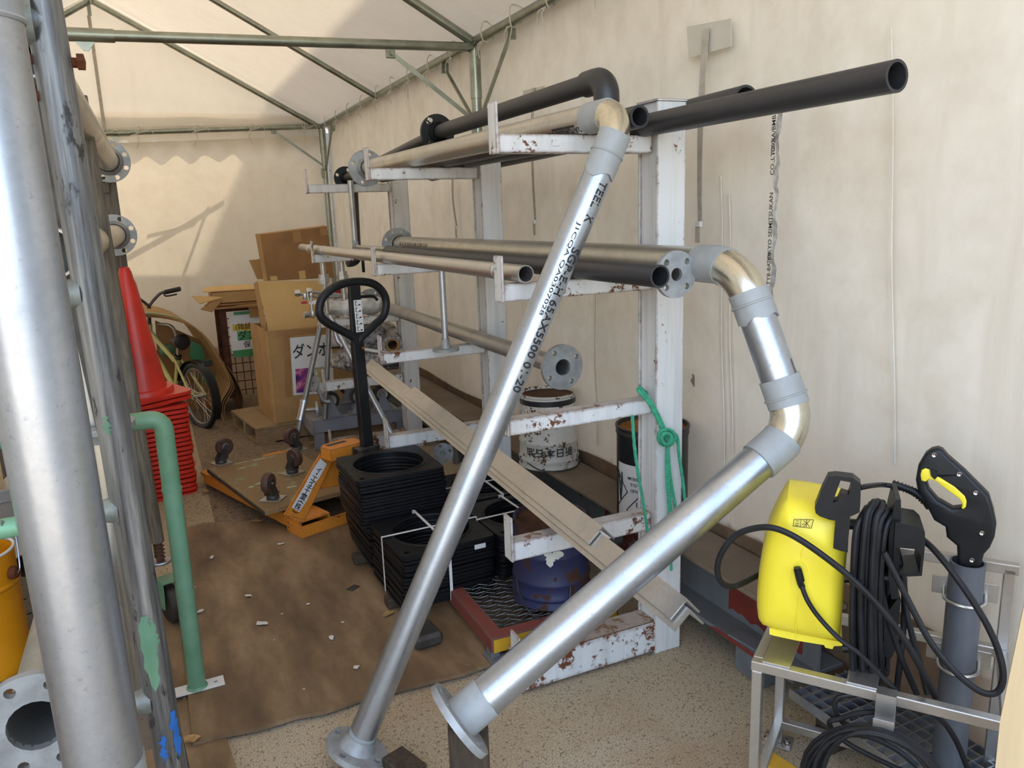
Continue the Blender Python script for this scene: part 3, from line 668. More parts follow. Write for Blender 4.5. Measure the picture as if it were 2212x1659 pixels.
for q in (.18, 2.62, 2.86, 3.05): obj('collar', sleeve(a_ + d_ * q, a_ + d_ * (q + .02), .0265, 20), M['stainless_dull'], t)
# flanged grey pipe behind the black one on the middle shelf
c_ = at(1462, 593, d=2.0); t = thing('flanged_pipe', 'narrow galvanised pipe on the middle shelf with a four-hole flange facing forward', 'pipe', (c_.x, c_.y, 1.262))
obj('pipe', MB().tube([c_ + V((0, .01, 0)), (c_.x - .01, 4.3, 1.285)], .021, 18, .017), M['galv_warm'], t)
obj('flange', flange_mesh(c_, (0, -1, 0), .061, .014, .017, 4, .0085, .045, .022, .012, PI / 4), M['flange'], t)
# flanged pipe on the third shelf
n3 = at(1216, 783, x=1.30); t = thing('flanged_pipe', 'galvanised pipe on the third shelf with big flanges at both ends', 'pipe', (1.3, 3.6, .872)); n3.z = .910; f3 = at(800, 651, x=1.30)
f3 = V((1.30, f3.y, .918)); d3 = (n3 - f3).normalized()
obj('pipe', MB().tube([n3 - d3 * .005, f3 + d3 * .005], .0345, 22, .030), M['galv_dull'], t)
obj('flange', flange_mesh(n3, d3, .082, .018, .030, 4, .0095, .064, .040, .02, .55), M['flange'], t)
obj('flange', flange_mesh(f3, -d3, .088, .018, .030, 4, .0095, .069, .040, .02, .55), M['flange'], t)
# small pipe with two upright legs
b3 = at(963, 752, z=.884); up3 = V((b3.x, b3.y, 1.298)); k3 = at(768, 541, x=up3.x - .02); k3.z = 1.298; top3 = V((k3.x, k3.y, 1.68))
t = thing('flanged_pipe', 'slim galvanised pipe run with an upright leg standing on a round flange', 'pipe', (b3.x, b3.y, .872))
obj('pipe', MB().tube([b3, up3 - V((0, 0, .03))], .0135, 16), M['galv'], t); obj('pipe', MB().tube([up3 + V((0, .03, 0)), k3 - V((0, .03, 0))], .0115, 14), M['galv_warm'], t)
obj('pipe', MB().tube([k3 + V((0, 0, .03)), top3], .0165, 14), M['galv_dull'], t)
obj('elbow', MB().tube(arc(up3 + V((0, .05, 0)), up3, up3 - V((0, 0, .05)), .03), .0185, 14), M['fitting'], t); obj('elbow', MB().tube(arc(k3 - V((0, .05, 0)), k3, k3 + V((0, 0, .06)), .035), .0185, 14), M['zinc'], t)
obj('flange', flange_mesh(V((b3.x, b3.y, .873)), (0, 0, -1), .060, .012, 0, 4, .008, .045, .018, .03), M['flange'], t)
# upper black pipe with elbow and flange
e4 = at(1310, 176, d=2.30); e4.z = 1.835; f4 = at(943, 287, d=3.42); d4 = (f4 - e4).normalized(); low4 = V((e4.x, e4.y, 1.735))
t = thing('plastic_elbow_pipe', 'dark plastic pipe over the top shelf with a down-turned elbow and a round flange', 'pipe', (e4.x, e4.y, 1.70))
obj('pipe', MB().tube([e4 + d4 * .06, f4], .031, 22), M['pvc'], t)
obj('elbow', MB().tube([e4 + d4 * .105, e4 + d4 * .06] + arc(e4 + d4 * .3, e4, low4 - V((0, 0, .2)), .05)[1:-1] + [e4 - V((0, 0, .06)), e4 - V((0, 0, .105))], .0385, 22), M['pvc'], t)
obj('pipe', MB().tube([e4 - V((0, 0, .10)), V((e4.x, e4.y, 1.70))], .034, 20), M['pvc'], t)
obj('flange', flange_mesh(V((e4.x, e4.y, 1.716)), (0, 0, -1), .082, .016, 0, 4, .009, .066), M['pvc'], t)
obj('flange', flange_mesh(f4, d4, .078, .016, 0, 4, .009, .062, .037, .02, .9), M['black_plastic'], t)
u_, v_, w_ = frame_of(d4); fr = MB()
for k in range(8):
    q = u_ * math.cos(PI/8 + k*PI/4) + v_ * math.sin(PI/8 + k*PI/4)
    if k % 2 == 0: fr.add([], [])
bo = MB().lathe([(0, .018), (.010, .018), (.013, .010), (.013, 0), (.018, 0), (.018, -.004)], f4 - d4 * .016 + (u_ * math.cos(.9) + v_ * math.sin(.9)) * .062, -d4, 6); obj('bolt', bo, M['chrome'], t)
g4 = at(748, 384, y=4.86); t = pipe_thing('plastic_pipe', 'slim dark plastic pipe sloping back from the upper flange to a black flange', [f4 + d4 * .02 + V((0, .02, -.005)), g4], .024, M['pvc'], .019, 18)
gd = (g4 - f4).normalized(); obj('flange', flange_mesh(g4 + gd * .03, gd, .070, .016, .02, 4, .011, .053, .028, .02), M['black_plastic'], t)
# black upright with elbow at the far post
v0 = at(764, 402, y=5.05); v1 = at(771, 545, y=5.05); t = thing('plastic_elbow_pipe', 'black plastic upright pipe hanging behind the far post with a flanged foot', 'pipe', (v1.x, v1.y, v1.z - .1))
obj('pipe', MB().tube([v0 + V((0, 0, .03)), v1], .027, 18), M['pvc'], t)
obj('elbow', MB().tube(arc(v0, v1 - V((0, 0, .06)), v1 + V((-.3, -.05, -.06)), .05)[0:] + [v1 + V((-.07, -.012, -.06))], .031, 18), M['pvc'], t)
obj('flange', flange_mesh(v1 + V((.045, 0, -.065)), (1, -.25, 0), .066, .02, 0, 4, .009, .05), M['black_plastic'], t)
# plastic sleeve strip with lettering that hangs down behind the jutting pipe
s0 = at(1683, 236, x=1.62); s1 = at(1668, 640, x=1.68)
def strip(u, v): return s0.lerp(s1, v) + V((.004 * math.sin(v * 31) + .002 * math.sin(v * 77), (u - .5) * .016 * (1 + .3 * math.sin(v * 23)), 0))
M['film_strip'] = plain('clear_film_strip', (.62, .59, .54, 1), .25, 0, .2, 40)
t = thing('plastic_strip', 'torn clear plastic strip with black lettering hanging by the tent wall', 'plastic strip', s1)
obj('film', MB().slab(strip, 3, 46, .0008), M['film_strip'], t)
mb = MB(); dn = (s1 - s0).normalized()
for s_, k in (('BA/BMB', .07), ('/080-', .13), ('CO.,LTD', .24), ('TOKYO SEIMITSUKAN', .40), ('TY8-8A (8)', .84)):
    p = s0.lerp(s1, k); wq = (V((0, -1, 0))); text_flat(mb, s_, p + V((-.018, -.004, 0)) + (dn * .22 if s_.startswith('TOKYO') else dn * .05), -dn, V((0, 1, 0)), .021, -.004, False, 1.0)
obj('lettering', mb, M['ink'], t)
# stack of angle bars lying askew through the rack
def angle_bar(t, p0, p1, w, th, roll, m, nm='angle_bar'):
    p0, p1 = V(p0), V(p1); a = (p1 - p0).normalized(); u = V((0, 0, 1)).cross(a).normalized(); v = a.cross(u); R_ = Matrix.Rotation(roll, 3, a); u, v = R_ @ u, R_ @ v
    L = [(0, 0), (w, 0), (w, -th), (th, -th), (th, -w), (0, -w)]
    return MB().prism([L], (p1 - p0).length, p0, mat3(u, v, a))
A0, A1 = at(1499, 1287, d=1.80), at(806, 770, d=4.15)
ax = (A1 - A0).normalized()
specs = [((-.008, .0, -.034), 0.0, 2.75, 'lowest'), ((-.004, 0, -.016), .02, 2.7, 'middle'), ((.002, 0, .002), .40, 1.62, 'short top')]
labs = ['lowest of the long grey angle bars lying askew across the rack', 'middle one of the long grey angle bars lying askew across the rack', 'short angle bar on top of the stacked angle bars in the rack']
for (off, st_, L_, q), lb in zip(specs, labs):
    p0 = A0 + V(off) + ax * st_; p1 = p0 + ax * min(L_, (A1 - A0).length)
    tag(obj('angle_bar', angle_bar(None, p0, p1, .062, .005, math.radians(-42), None), M['stainless_dull']), lb, 'angle bar', 'stack of angle bars')
# green rope knotted round the near post
t = thing('rope', 'green twisted rope knotted round the near rack post', 'rope', (1.42, 1.93, .4))
def twist(pts, r, turns_per_m=26, k=14):
    P = smooth_path(pts, k); mb = MB(); dist = [0]
    for a, b in zip(P, P[1:]): dist.append(dist[-1] + (b - a).length)
    for s_ in range(3):
        Q = []
        for i, p in enumerate(P):
            tt = (P[min(i+1, len(P)-1)] - P[max(i-1, 0)]).normalized(); u, v, w = frame_of(tt); a = 2*PI*(dist[i]*turns_per_m + s_/3)
            Q.append(p + (u*math.cos(a) + v*math.sin(a)) * r * .52)
        mb.tube(Q, r * .56, 6)
    return mb
yr = 1.932
rp = lambda px, py, yy=yr: at(px, py, y=yy)
obj('strand', twist([rp(1366, 898), rp(1370, 960), rp(1378, 1020), rp(1390, 1090), rp(1400, 1160)], .0058, 38), M['rope_green'], t)
obj('strand', twist([V((1.372, 2.0, .88)), rp(1378, 842, 1.96), rp(1400, 868), rp(1420, 905), rp(1437, 945), rp(1442, 965)], .0062, 38), M['rope_green'], t)
obj('strand', twist([V((1.376, 2.01, .885)), rp(1382, 838, 1.965), rp(1408, 872), rp(1428, 910), rp(1443, 950)], .0062, 38), M['rope_green'], t)
kn = [rp(1440 + 18 * math.cos(a), 945 + 17 * math.sin(a), yr - .012) for a in [2*PI*k/10 for k in range(11)]]; obj('knot', twist(kn, .0062, 38, 5), M['rope_green'], t)
kn = [rp(1440 + 11 * math.cos(a), 948 + 12 * math.sin(a), yr - .026) for a in [2*PI*k/10 for k in range(11)]]; obj('knot', twist(kn, .0058, 38, 5), M['rope_green'], t)
for j, e in enumerate(((1440, 1020, 1446, 1110, 1450, 1232), (1447, 1020, 1458, 1090, 1462, 1130), (1443, 1010, 1449, 1100, 1454, 1180))):
    obj('strand', twist([rp(1441 + j, 955), rp(e[0], e[1]), rp(e[2], e[3]), rp(e[4], e[5])], .0058, 38), M['rope_green'], t)
obj('strand', twist([rp(1446, 932, yr - .01), rp(1462, 944, yr - .004), rp(1467, 985), rp(1475, 1040), rp(1481, 1095)], .0058, 38), M['rope_green'], t)
# ---------------------------------------------------------------- steel beam along the tent wall
M['primer'] = plain('red_oxide_primer', srgb(120, 44, 32), .6, 0, .15, 12)
hb = thing('steel_beam', 'long grey steel H beam with red primer lying along the right tent wall', 'steel beam', (1.63, 4.0, 0))
y0, y1 = 1.50, 7.4; ym = (y0 + y1) / 2
obj('flange', MB().box((1.635, ym, .294), (.20, y1 - y0, .014), None, .002), M['beam_dust'], hb)
obj('web', MB().box((1.635, ym, .199), (.010, y1 - y0, .178)), M['rust_red'], hb)
obj('flange', MB().box((1.635, ym, .105), (.20, y1 - y0, .014), None, .002), M['rust_red'], hb)
rnd = random.Random(9); yy = [1.56 + .022 * k for k in range(16)]
pp_ = [(y, .125 + .02 * rnd.random()) for y in yy] + [(y, .245 + .03 * rnd.random()) for y in yy[::-1]]
obj('primer_patch', MB().prism([pp_], .001, (1.6292, 0, 0), mat3(V((0, 1, 0)), V((0, 0, 1)), V((1, 0, 0)))), M['primer'], hb)
obj('primer_patch', MB().prism([[(1.52, .0975), (1.88, .0975), (1.84, .112), (1.60, .1125)]], .001, (1.5345, 0, 0), mat3(V((0, 1, 0)), V((0, 0, 1)), V((1, 0, 0)))), M['primer'], hb)
for i, y in enumerate((1.70, 4.3, 6.8)):
    tag(obj('support_block', MB().box((1.60, y, .048), (.10, .13, .096), None, .006), M['block_grey']), ['grey block under the near end of the steel beam beside the washer stand', 'grey block under the steel beam behind the rack', 'grey block under the far end of the steel beam'][i], 'support block')
rp_ = at(1615, 1395, z=.113); tag(obj('steel_plate', MB().box((rp_.x + .02, rp_.y, .1165), (.055, .16, .007), rotz(.1), .001), M['rust_red']), 'small rusty plate lying on the lower flange of the steel beam', 'steel plate')

# ---------------------------------------------------------------- pails and drum
def pail_body(o, rb, rt, h, ribs, lid, n=36, upside=True, M_=None):
    prof = [(0, 0), (rb - .004, 0), (rb + .003, .006), (rb, .016)]
    for q in ribs:
        r_ = rb + (rt - rb) * q; prof += [(r_ - .0005, h*q - .011), (r_ + .0035, h*q - .003), (r_ + .0035, h*q + .003), (rb + (rt - rb)*q, h*q + .011)]
    prof += [(rt, h - .012), (rt + .005, h - .008), (rt + .005, h), (rt - .003, h + .001), (rt - .007, h - .012)]
    return MB().lathe(prof, o, (0, 0, 1), n)
def pail(name, label, c, rb, rt, h, ribs, m, lidm, text=None, cat='pail'):
    t = thing(name, label, cat, c); c = V(c)
    obj('body', pail_body(c, rb, rt, h, ribs, True), m, t)
    obj('lid', MB().lathe([(rt - .005, h - .014), (rt - .02, h - .016), (rt * .55, h - .013), (0, h - .012)], c, (0, 0, 1), 36), lidm, t)
    return t
zb = .301
# black drum with warning label (it stands upside down)
c = V((1.622, 2.325, zb)); hd = .375; rd = .132
t = pail('drum', 'black steel drum with rusty top and a white warning label upside down', c, rd, rd, hd, (.93,), M['drum_black'], M['rust_lid'], cat='drum')
def curved(c, r, a0, a1, z0, z1, n=16): 
    return MB().add([c + V((r*math.cos(a0+(a1-a0)*i/n), r*math.sin(a0+(a1-a0)*i/n), z)) for z in (z0, z1) for i in range(n+1)], [(i, i+1, n+2+i, n+1+i) for i in range(n)])
ang_c = math.atan2(-c.y, -c.x)           # direction of the viewer from the drum
lab = obj('label', curved(c, rd + .0015, ang_c - 1.15, ang_c + .75, .012, .245, 20), M['drum_label'], t)
def text_round(mb, s, c, r, ang, z, size, flip=False, stretch=1.0, off=.003):
    vs, fs = text_mesh(s, size)
    if not vs: return
    w = max(p[0] for p in vs) * stretch
    out = []
    for x, y in vs:
        x, y = (x * stretch - w / 2, y)
        if flip: x, y = -x, -y
        a = ang + x / r; out.append(c + V(((r + off) * math.cos(a), (r + off) * math.sin(a), z + y)))
    mb.add(out, fs)
mb = MB()
for s_, z_ in (('OXIDIZING SOLID', .155), ('CORROSIVE, N.O.S.', .178), ('(CONTAINS, SODIUM', .201), ('CHLORATE)', .224)): text_round(mb, s_, c, rd, ang_c - .08, z_, .017, True)
text_round(mb, '5.1', c, rd, ang_c - .32, .108, .028, True)
obj('lettering', mb, M['ink'], lab)
mb = MB()
def ring_line(pts, w=.0035):
    for (a0, z0), (a1, z1) in zip(pts, pts[1:]):
        k = 5; P = [c + V(((rd + .003) * math.cos(a0 + (a1-a0)*i/k), (rd + .003) * math.sin(a0 + (a1-a0)*i/k), z0 + (z1-z0)*i/k)) for i in range(k + 1)]
        mb.tube(P, w / 2, 4)
ring_line([(ang_c - .75, .07), (ang_c - .32, .135), (ang_c + .10, .07), (ang_c - .32, .01), (ang_c - .75, .07)])
ring_line([(ang_c - 1.15, .215), (ang_c - .72, .14), (ang_c - 1.15, .075)])
obj('hazard_diamond', mb, M['ink'], lab)
tr = MB()
for px_, pz_ in ((-1.02, .12), (-.96, .15), (-1.06, .17), (-.93, .18)):
    P = [(ang_c - 1.0, .10), (ang_c + px_ , pz_), (ang_c + px_ * 1.02, pz_ + .03)]
    tr.tube([c + V(((rd + .003) * math.cos(a), (rd + .003) * math.sin(a), z)) for a, z in P], .003, 4)
obj('tree_symbol', tr, M['ink'], lab)
# white oil pail, upside down on the beam behind the rack
c = V((1.60, 3.13, zb)); t = pail('oil_pail', 'rusty white oil pail with black upside-down lettering standing on the steel beam', c, .140, .128, .345, (.12, .36, .74), M['drum_white'], M['rust_lid2'], cat='pail')
mb = MB(); a_ = math.atan2(-c.y, -c.x)
text_round(mb, '新日本石油', c, .140, a_ + .05, .105, .046, True, 1.0); obj('lettering', mb, M['ink'], t)
obj('band', curved(c, .1300, 0, 2*PI, .30, .325, 40), M['drum_black'], t)
hn = MB().tube(smooth_path([c + V((-.142, .02, .05)), c + V((-.10, -.12, .012)), c + V((.05, -.155, .01)), c + V((.145, -.05, .04))], 6), .003, 6); obj('handle', hn, M['steel_dark'], t)
# blue pail on the platform
c = V((1.185, 2.325, .100)); t = pail('oil_pail', 'rusty dark blue pail with a flaking white mark on the grating platform', c, .142, .127, .305, (.13, .30, .62), M['drum_blue'], M['rust_lid2'], cat='pail')
a_ = math.atan2(-c.y, -c.x) + .02; rnd = random.Random(5); mb = MB()
pts = []
for k in range(26):
    q = 2*PI*k/26; rr = .026 + .010 * math.sin(3*q + 1) + rnd.uniform(-.006, .006); pts.append((rr * 1.15 * math.cos(q), rr * math.sin(q)))
out = [c + V(((.1395) * math.cos(a_), (.1395) * math.sin(a_), .205))] + [c + V((.1395 * math.cos(a_ + x/.14), .1395 * math.sin(a_ + x/.14), .205 + y)) for x, y in pts]
mb.add(out, [(0, k+1, (k+1) % 26 + 1) for k in range(26)]); obj('paint_mark', mb, M['scrap_white'], t)
obj('handle', MB().tube(smooth_path([c + V((-.148, -.02, .10)), c + V((-.16, -.09, .05)), c + V((-.13, -.15, .006)), c + V((-.03, -.165, .004)), c + V((.0, -.145, .09))], 6), .0025, 6), M['steel_dark'], t)

# ---------------------------------------------------------------- grating platform
gx0, gx1, gy0, gy1, gz = .868, 1.345, 2.135, 2.90, .098
t = thing('grating_platform', 'low steel grating platform with worn red and yellow frame in front of the rack', 'platform', (1.1, 2.5, 0))
obj('frame_bar', MB().box(((gx0+gx1)/2, gy0 + .004, gz - .025), (gx1-gx0, .008, .052), None, .0015), M['yellow_worn'], t)
obj('frame_bar', MB().box((gx0 + .0, (gy0+gy1)/2, gz - .025), (.008, gy1-gy0, .05), None, .0015), M['grate_red'], t)
obj('frame_bar', MB().box((gx0 + .022, (gy0+gy1)/2, gz + .001), (.05, gy1-gy0, .006), None, .001), M['grate_red'], t)
obj('frame_bar', MB().box(((gx0+gx1)/2, gy0 + .022, gz + .001), (gx1-gx0, .05, .0065), None, .001), M['grate_red'], t)
obj('frame_bar', MB().box((gx1, (gy0+gy1)/2, gz - .025), (.008, gy1-gy0, .05), None, .0015), M['grate_red'], t)
obj('frame_bar', MB().box(((gx0+gx1)/2, gy1, gz - .025), (gx1-gx0, .008, .05), None, .0015), M['grate_red'], t)
for x, y in ((gx0 + .012, gy0 + .03), (gx1 - .012, gy0 + .03), (gx0 + .012, gy1 - .03), (gx1 - .012, gy1 - .03)):
    lg_ = obj('leg', MB().box((x, y, .046), (.032, .045, .092), None, .002), M['block_grey'], t); obj('foot_plate', MB().box((x, y - .02, .0265), (.06, .09, .006), None, .001), M['rust_red'], lg_)
ms = MB()
nx, ny = 6, 38; sx_, sy_ = (gx1-gx0-.07)/nx, (gy1-gy0-.07)/ny
for j in range(ny):
    P = []
    for i in range(nx * 2 + 1):
        up_ = (i % 2 == 0); P.append(V((gx0 + .04 + i * sx_ / 2, gy0 + .045 + (j + (.25 if (up_ ^ (j % 2 == 0)) else .80)) * sy_, gz - .004 + (.004 if up_ else -.003))))
    for a, b in zip(P, P[1:]): ms.bar(a, b, .0085, .003, (0, .35, 1))
obj('expanded_mesh', ms, M['grate'], t, kind='stuff')

# ---------------------------------------------------------------- stacks of black ring plates
S = .372
def ring_plate():
    mb = MB(); L = rrect(S, S, .022, 4)
    holes = [circ(.148, 40)] + [circ(.012, 8, sx * .155, sy * .155) for sx in (-1, 1) for sy in (-1, 1)][:1]
    mb.prism([L] + holes, .011, (0, 0, 0)); mb.lathe([(.148, .011), (.150, .0145), (.157, .0145), (.160, .0105)], (0, 0, 0), (0, 0, 1), 40)
    return mb
base_plate = None
def plate_stack(cx, cy, z0, n, rz, where, group, dz=.0142, jit=.005, seed=0, breaks=()):
    global base_plate
    rnd = random.Random(seed); z = z0; top = None
    for i in range(n):
        x, y, a = cx + rnd.uniform(-jit, jit), cy + rnd.uniform(-jit, jit), rz + rnd.uniform(-.02, .02)
        for (k, dx, dy, da) in breaks:
            if i >= k: x += dx; y += dy; a += da
        lab = ('topmost' if i == n - 1 else 'lowest' if i == 0 else ORD[n - 1 - i] + ' from the top,') + ' black ring plate of the ' + where
        if base_plate is None:
            base_plate = obj('ring_plate', ring_plate(), M['plate_black'], None, 30, local=True); tag(base_plate, lab, 'plate', group); o = base_plate
        else:
            o = base_plate.copy(); COL.objects.link(o); o['label'] = lab; o['group'] = group
        o.location = (x, y, z); o.rotation_euler = (0, 0, a); z += dz + (.004 if rnd.random() < .18 else 0); top = o
    return z
def band(c, rz, w, z0, z1, along, label):
    """white packing strap round a stack"""
    R_ = rotz(rz); h = S / 2 + .009; mb = MB()
    e = V((1, 0, 0)) if along == 'x' else V((0, 1, 0)); f = V((0, 1, 0)) if along == 'x' else V((1, 0, 0))
    prof = [(-h, z0), (-h, z1), (h, z1), (h, z0)]
    for (a, za), (b, zb_) in zip(prof, prof[1:]):
        p, q = e * a + V((0, 0, za)), e * b + V((0, 0, zb_)); mb.bar(V((c[0], c[1], 0)) + R_ @ p, V((c[0], c[1], 0)) + R_ @ q, .011, .0014, R_ @ (f.cross(q - p)))
    return tag(obj('packing_band', mb, M['strap_white']), label, 'packing band')
z0 = .060
bear = [MB().box((.845, 2.69 + k * .56, .0415), (.40, .07, .037), None, .004) for k in range(2)]
tag(obj('timber_bearer', MB().box((.865, 2.66, .0415), (.42, .06, .036), None, .004), M['wood_dark']), 'dark timber bearer under the front stack of black ring plates', 'timber bearer')
tag(obj('timber_bearer', MB().box((.845, 3.10, .0415), (.42, .06, .036), None, .004), M['wood_dark']), 'dark timber bearer under the back stack of black ring plates', 'timber bearer')
zB = plate_stack(.862, 2.710, z0, 15, .03, 'front left stack by the thin pipe', 'front left stack of ring plates', seed=1, breaks=((5, .004, -.006, .01),))
zA = plate_stack(.855, 3.105, z0, 26, .02, 'tall back stack before the pallet truck', 'tall back stack of ring plates', seed=2, breaks=((11, -.03, .0, .0),))
zC = plate_stack(1.165, 2.72 - .02, gz + .008, 14, .0, 'wrapped right stack on the grating platform', 'wrapped right stack of ring plates', seed=3) if False else None
zC = plate_stack(1.105 + .14, 2.70, gz + .006, 12, .04, 'wrapped right stack on the grating platform', 'wrapped right stack of ring plates', seed=3)
tag(obj('timber_bearer', MB().box((1.22, 3.08, .041), (.34, .30, .078), None, .004), M['wood_dark']), 'dark timber bearer under the hindmost stack of black ring plates', 'timber bearer')
zD = plate_stack(1.255, 3.095, .081, 13, .0, 'hindmost stack behind the right one', 'hindmost stack of ring plates', seed=4)
band((.862, 2.710), .03, 0, z0 + .005, zB + .003, 'x', 'white packing band running sideways over the front left plate stack'); band((.862, 2.710), .03, 0, z0 + .005, zB + .0055, 'y', 'white packing band running front to back over the front left plate stack')
band((1.245, 2.70), .04, 0, gz + .01, zC + .003, 'x', 'white packing band running sideways over the right plate stack'); band((1.245, 2.70), .04, 0, gz + .01, zC + .0055, 'y', 'white packing band running front to back over the right plate stack')
band((1.255, 3.095), 0, 0, .09, zD + .003, 'x', 'white packing band running sideways over the hindmost plate stack'); band((1.255, 3.095), 0, 0, .09, zD + .0055, 'y', 'white packing band running front to back over the hindmost plate stack')
band((.855, 3.105), .02, 0, z0 + .005, z0 + .155, 'y', 'white packing band on the lower half of the tall back plate stack') if False else None
lb_ = at(1035, 1151, y=2.71 - S/2 - .004); tag(obj('sticker', MB().box((lb_.x, lb_.y - .004, zB - .03), (.045, .001, .018), rotz(.03)), M['paper']), 'small white sticker on the front of the front left plate stack', 'sticker')
# loose block on the board in front of the stacks
p = at(915, 1372, z=.045); tag(obj('rubber_block', MB().box((p.x, p.y, .0475), (.10, .12, .048), rotz(.1), .012), M['steel_dark']), 'dark worn block on the brown board between the plates and the thin pipe', 'block')
# small flanged spool behind the plates
p = at(957, 980, z=.36); t = thing('pipe_spool', 'short flanged pipe spool standing behind the tall plate stack', 'pipe', (p.x, p.y, .2)); dd = V((-.55, -.8, .1)).normalized()
obj('flange', flange_mesh(p, dd, .050, .012, .014, 4, .008, .037, .02, .02), M['flange'], t); obj('pipe', MB().tube([p - dd * .01, p - dd * .22, p - dd * .24 + V((0, 0, -.1))], .017, 14), M['galv_dull'], t)
# ---------------------------------------------------------------- litter on the floor
def leaf(px, py, z, s, label, m='leaf', seed=0):
    rnd = random.Random(seed); p = at(px, py, z=z); n = 9; pts = []
    for k in range(n):
        a = 2*PI*k/n; r_ = s * (.55 + .45 * rnd.random()); pts.append((r_ * math.cos(a), .6 * r_ * math.sin(a)))
    mb = MB(); R_ = rotz(rnd.uniform(0, 6)); top = [p + R_ @ V((x, y, .002 + rnd.uniform(0, .25) * s)) for x, y in pts]; c = p + V((0, 0, .001)); N = n
    mb.add([c] + top + [c - V((0, 0, .0008))] + [q - V((0, 0, .0008)) for q in top], [(0, k+1, (k+1) % n+1) for k in range(n)] + [(n+1, n+2+(k+1) % n, n+2+k) for k in range(n)] + [(k+1, n+2+k, n+2+(k+1) % n, (k+1) % n+1) for k in range(n)])
    tag(obj('dry_leaf' if m == 'leaf' else 'paper_scrap', mb, M[m]), label, 'leaf' if m == 'leaf' else 'scrap')
for i, (px, py, lb) in enumerate([(420, 1050, 'pale dry leaf on the concrete beside the red cone stack'), (443, 1062, 'curled dry leaf on the ground right of the cone stack'), (555, 1127, 'dry leaf at the edge of the brown board below the dolly'), (672, 957, 'yellowish leaf near the upturned caster behind the dolly'), (393, 1123, 'small dry leaf by the foot of the cone stack'), (838, 1328, 'brown dry leaf on the board before the front plate stack'), (410, 1600, 'crumpled leaf at the torn corner of the brown board')]):
    leaf(px, py, .0235, .035 if i != 5 else .03, lb, 'leaf', 60 + i)
for i, (px, py, s_, lb) in enumerate([(607, 1176, .02, 'white flake on the board before the pallet truck'), (536, 1288, .022, 'white star-shaped scrap in the middle of the board'), (565, 1348, .028, 'white torn scrap on the front half of the board'), (665, 1306, .010, 'tiny white chip near the middle of the board'), (458, 1205, .018, 'white scrap at the left of the board'), (433, 1322, .022, 'white scrap beside the green guard post'), (716, 1378, .018, 'white smear-like scrap left of the thin pipe'), (770, 1443, .018, 'white scrap close behind the thin pipe'), (741, 1345, .008, 'tiny white chip left of the thin pipe')]):
    leaf(px, py, .0235, s_, lb, 'scrap_white', 80 + i)
p = at(763, 1270, z=.024); tag(obj('rubber_scrap', MB().box((p.x, p.y, .0245), (.045, .03, .003), rotz(.6)), M['steel_dark']), 'dark flat scrap on the board before the plate stacks', 'scrap')
# ---------------------------------------------------------------- casters
def caster(t, base, updir=(0, 0, 1), yaw=0.0, r=.048, w=.032, H=.135, plate=.085, m_f='steel_dark', m_w='wheel_brown', offset=.03, swivel=True):
    """a caster whose top plate sits at base and whose wheel stands off along updir"""
    base = V(base); n = V(updir).normalized(); u, v, _ = frame_of(n); q = Matrix.Rotation(yaw, 3, n); u, v = q @ u, q @ v; X = mat3(u, v, n)
    pl = obj('caster', MB().box(base + n * .003, (plate, plate * 1.15, .006), X, .001), M['galv_dull'], t)
    c = base + n * (H - r) + u * offset; fk = MB()
    if swivel: fk.lathe([(0, .006), (.028, .006), (.032, .012), (.030, .022), (.022, .030), (0, .030)], base, n, 18)
    top = base + n * .026
    for s_ in (-1, 1):
        L = [(-.028, 0), (.030, 0), (offset + .018, H - r - .026 + .006), (offset, H - r - .026 + .018), (offset - .016, H - r - .026 + .004)]
        fk.prism([L], .0035, top + v * (s_ * (w / 2 + .004)) - (v * .00175), mat3(u, n, u.cross(n)))
    fk.box(top + n * .002, (.056, w + .014, .005), X); obj('caster_fork', fk, M[m_f], pl)
    obj('wheel', MB().lathe([(r * .45, -w/2), (r * .93, -w/2), (r, -w/2 + .006), (r, w/2 - .006), (r * .93, w/2), (r * .45, w/2)], c, v, 28), M[m_w], pl)
    hb_ = MB().lathe([(0, -w/2 - .001), (r * .47, -w/2 + .003), (r * .47, w/2 - .003), (0, w/2 + .001)], c, v, 20); hb_.tube([c - v * (w/2 + .009), c + v * (w/2 + .009)], .006, 8); obj('hub', hb_, M['galv_dull'], pl)
    return pl

# ---------------------------------------------------------------- orange pallet truck
O = V((.487, 3.50, .02)); ff = V((-.33, .944, 0)).normalized(); rr_ = V((ff.y, -ff.x, 0)); Z = V((0, 0, 1)); W = .53
pt = thing('pallet_truck', 'orange hand pallet truck with black loop handle under the upturned dolly', 'pallet truck', (O.x + .3, O.y + .2, 0))
FR = mat3(rr_, ff, Z)
def L_(a, b, c): return O + rr_ * a + ff * b + Z * c
for a0, nm in ((.0, 0), (W - .16, 1)):
    mb = MB().box(L_(a0 + .08, .56, .072), (.16, 1.12, .012), FR, .004)
    for q in (a0 + .005, a0 + .155): mb.box(L_(q, .54, .045), (.010, 1.08, .055), FR, .002)
    mb.box(L_(a0 + .08, 1.135, .055), (.13, .05, .035), FR, .012)
    fk = obj('fork', mb, M['orange_paint'], pt)
    obj('load_roller', MB().lathe([(0, -.05), (.035, -.05), (.037, -.045), (.037, .045), (.035, .05), (0, .05)], L_(a0 + .08, .96, .020), rr_, 20), M['wheel'], fk)
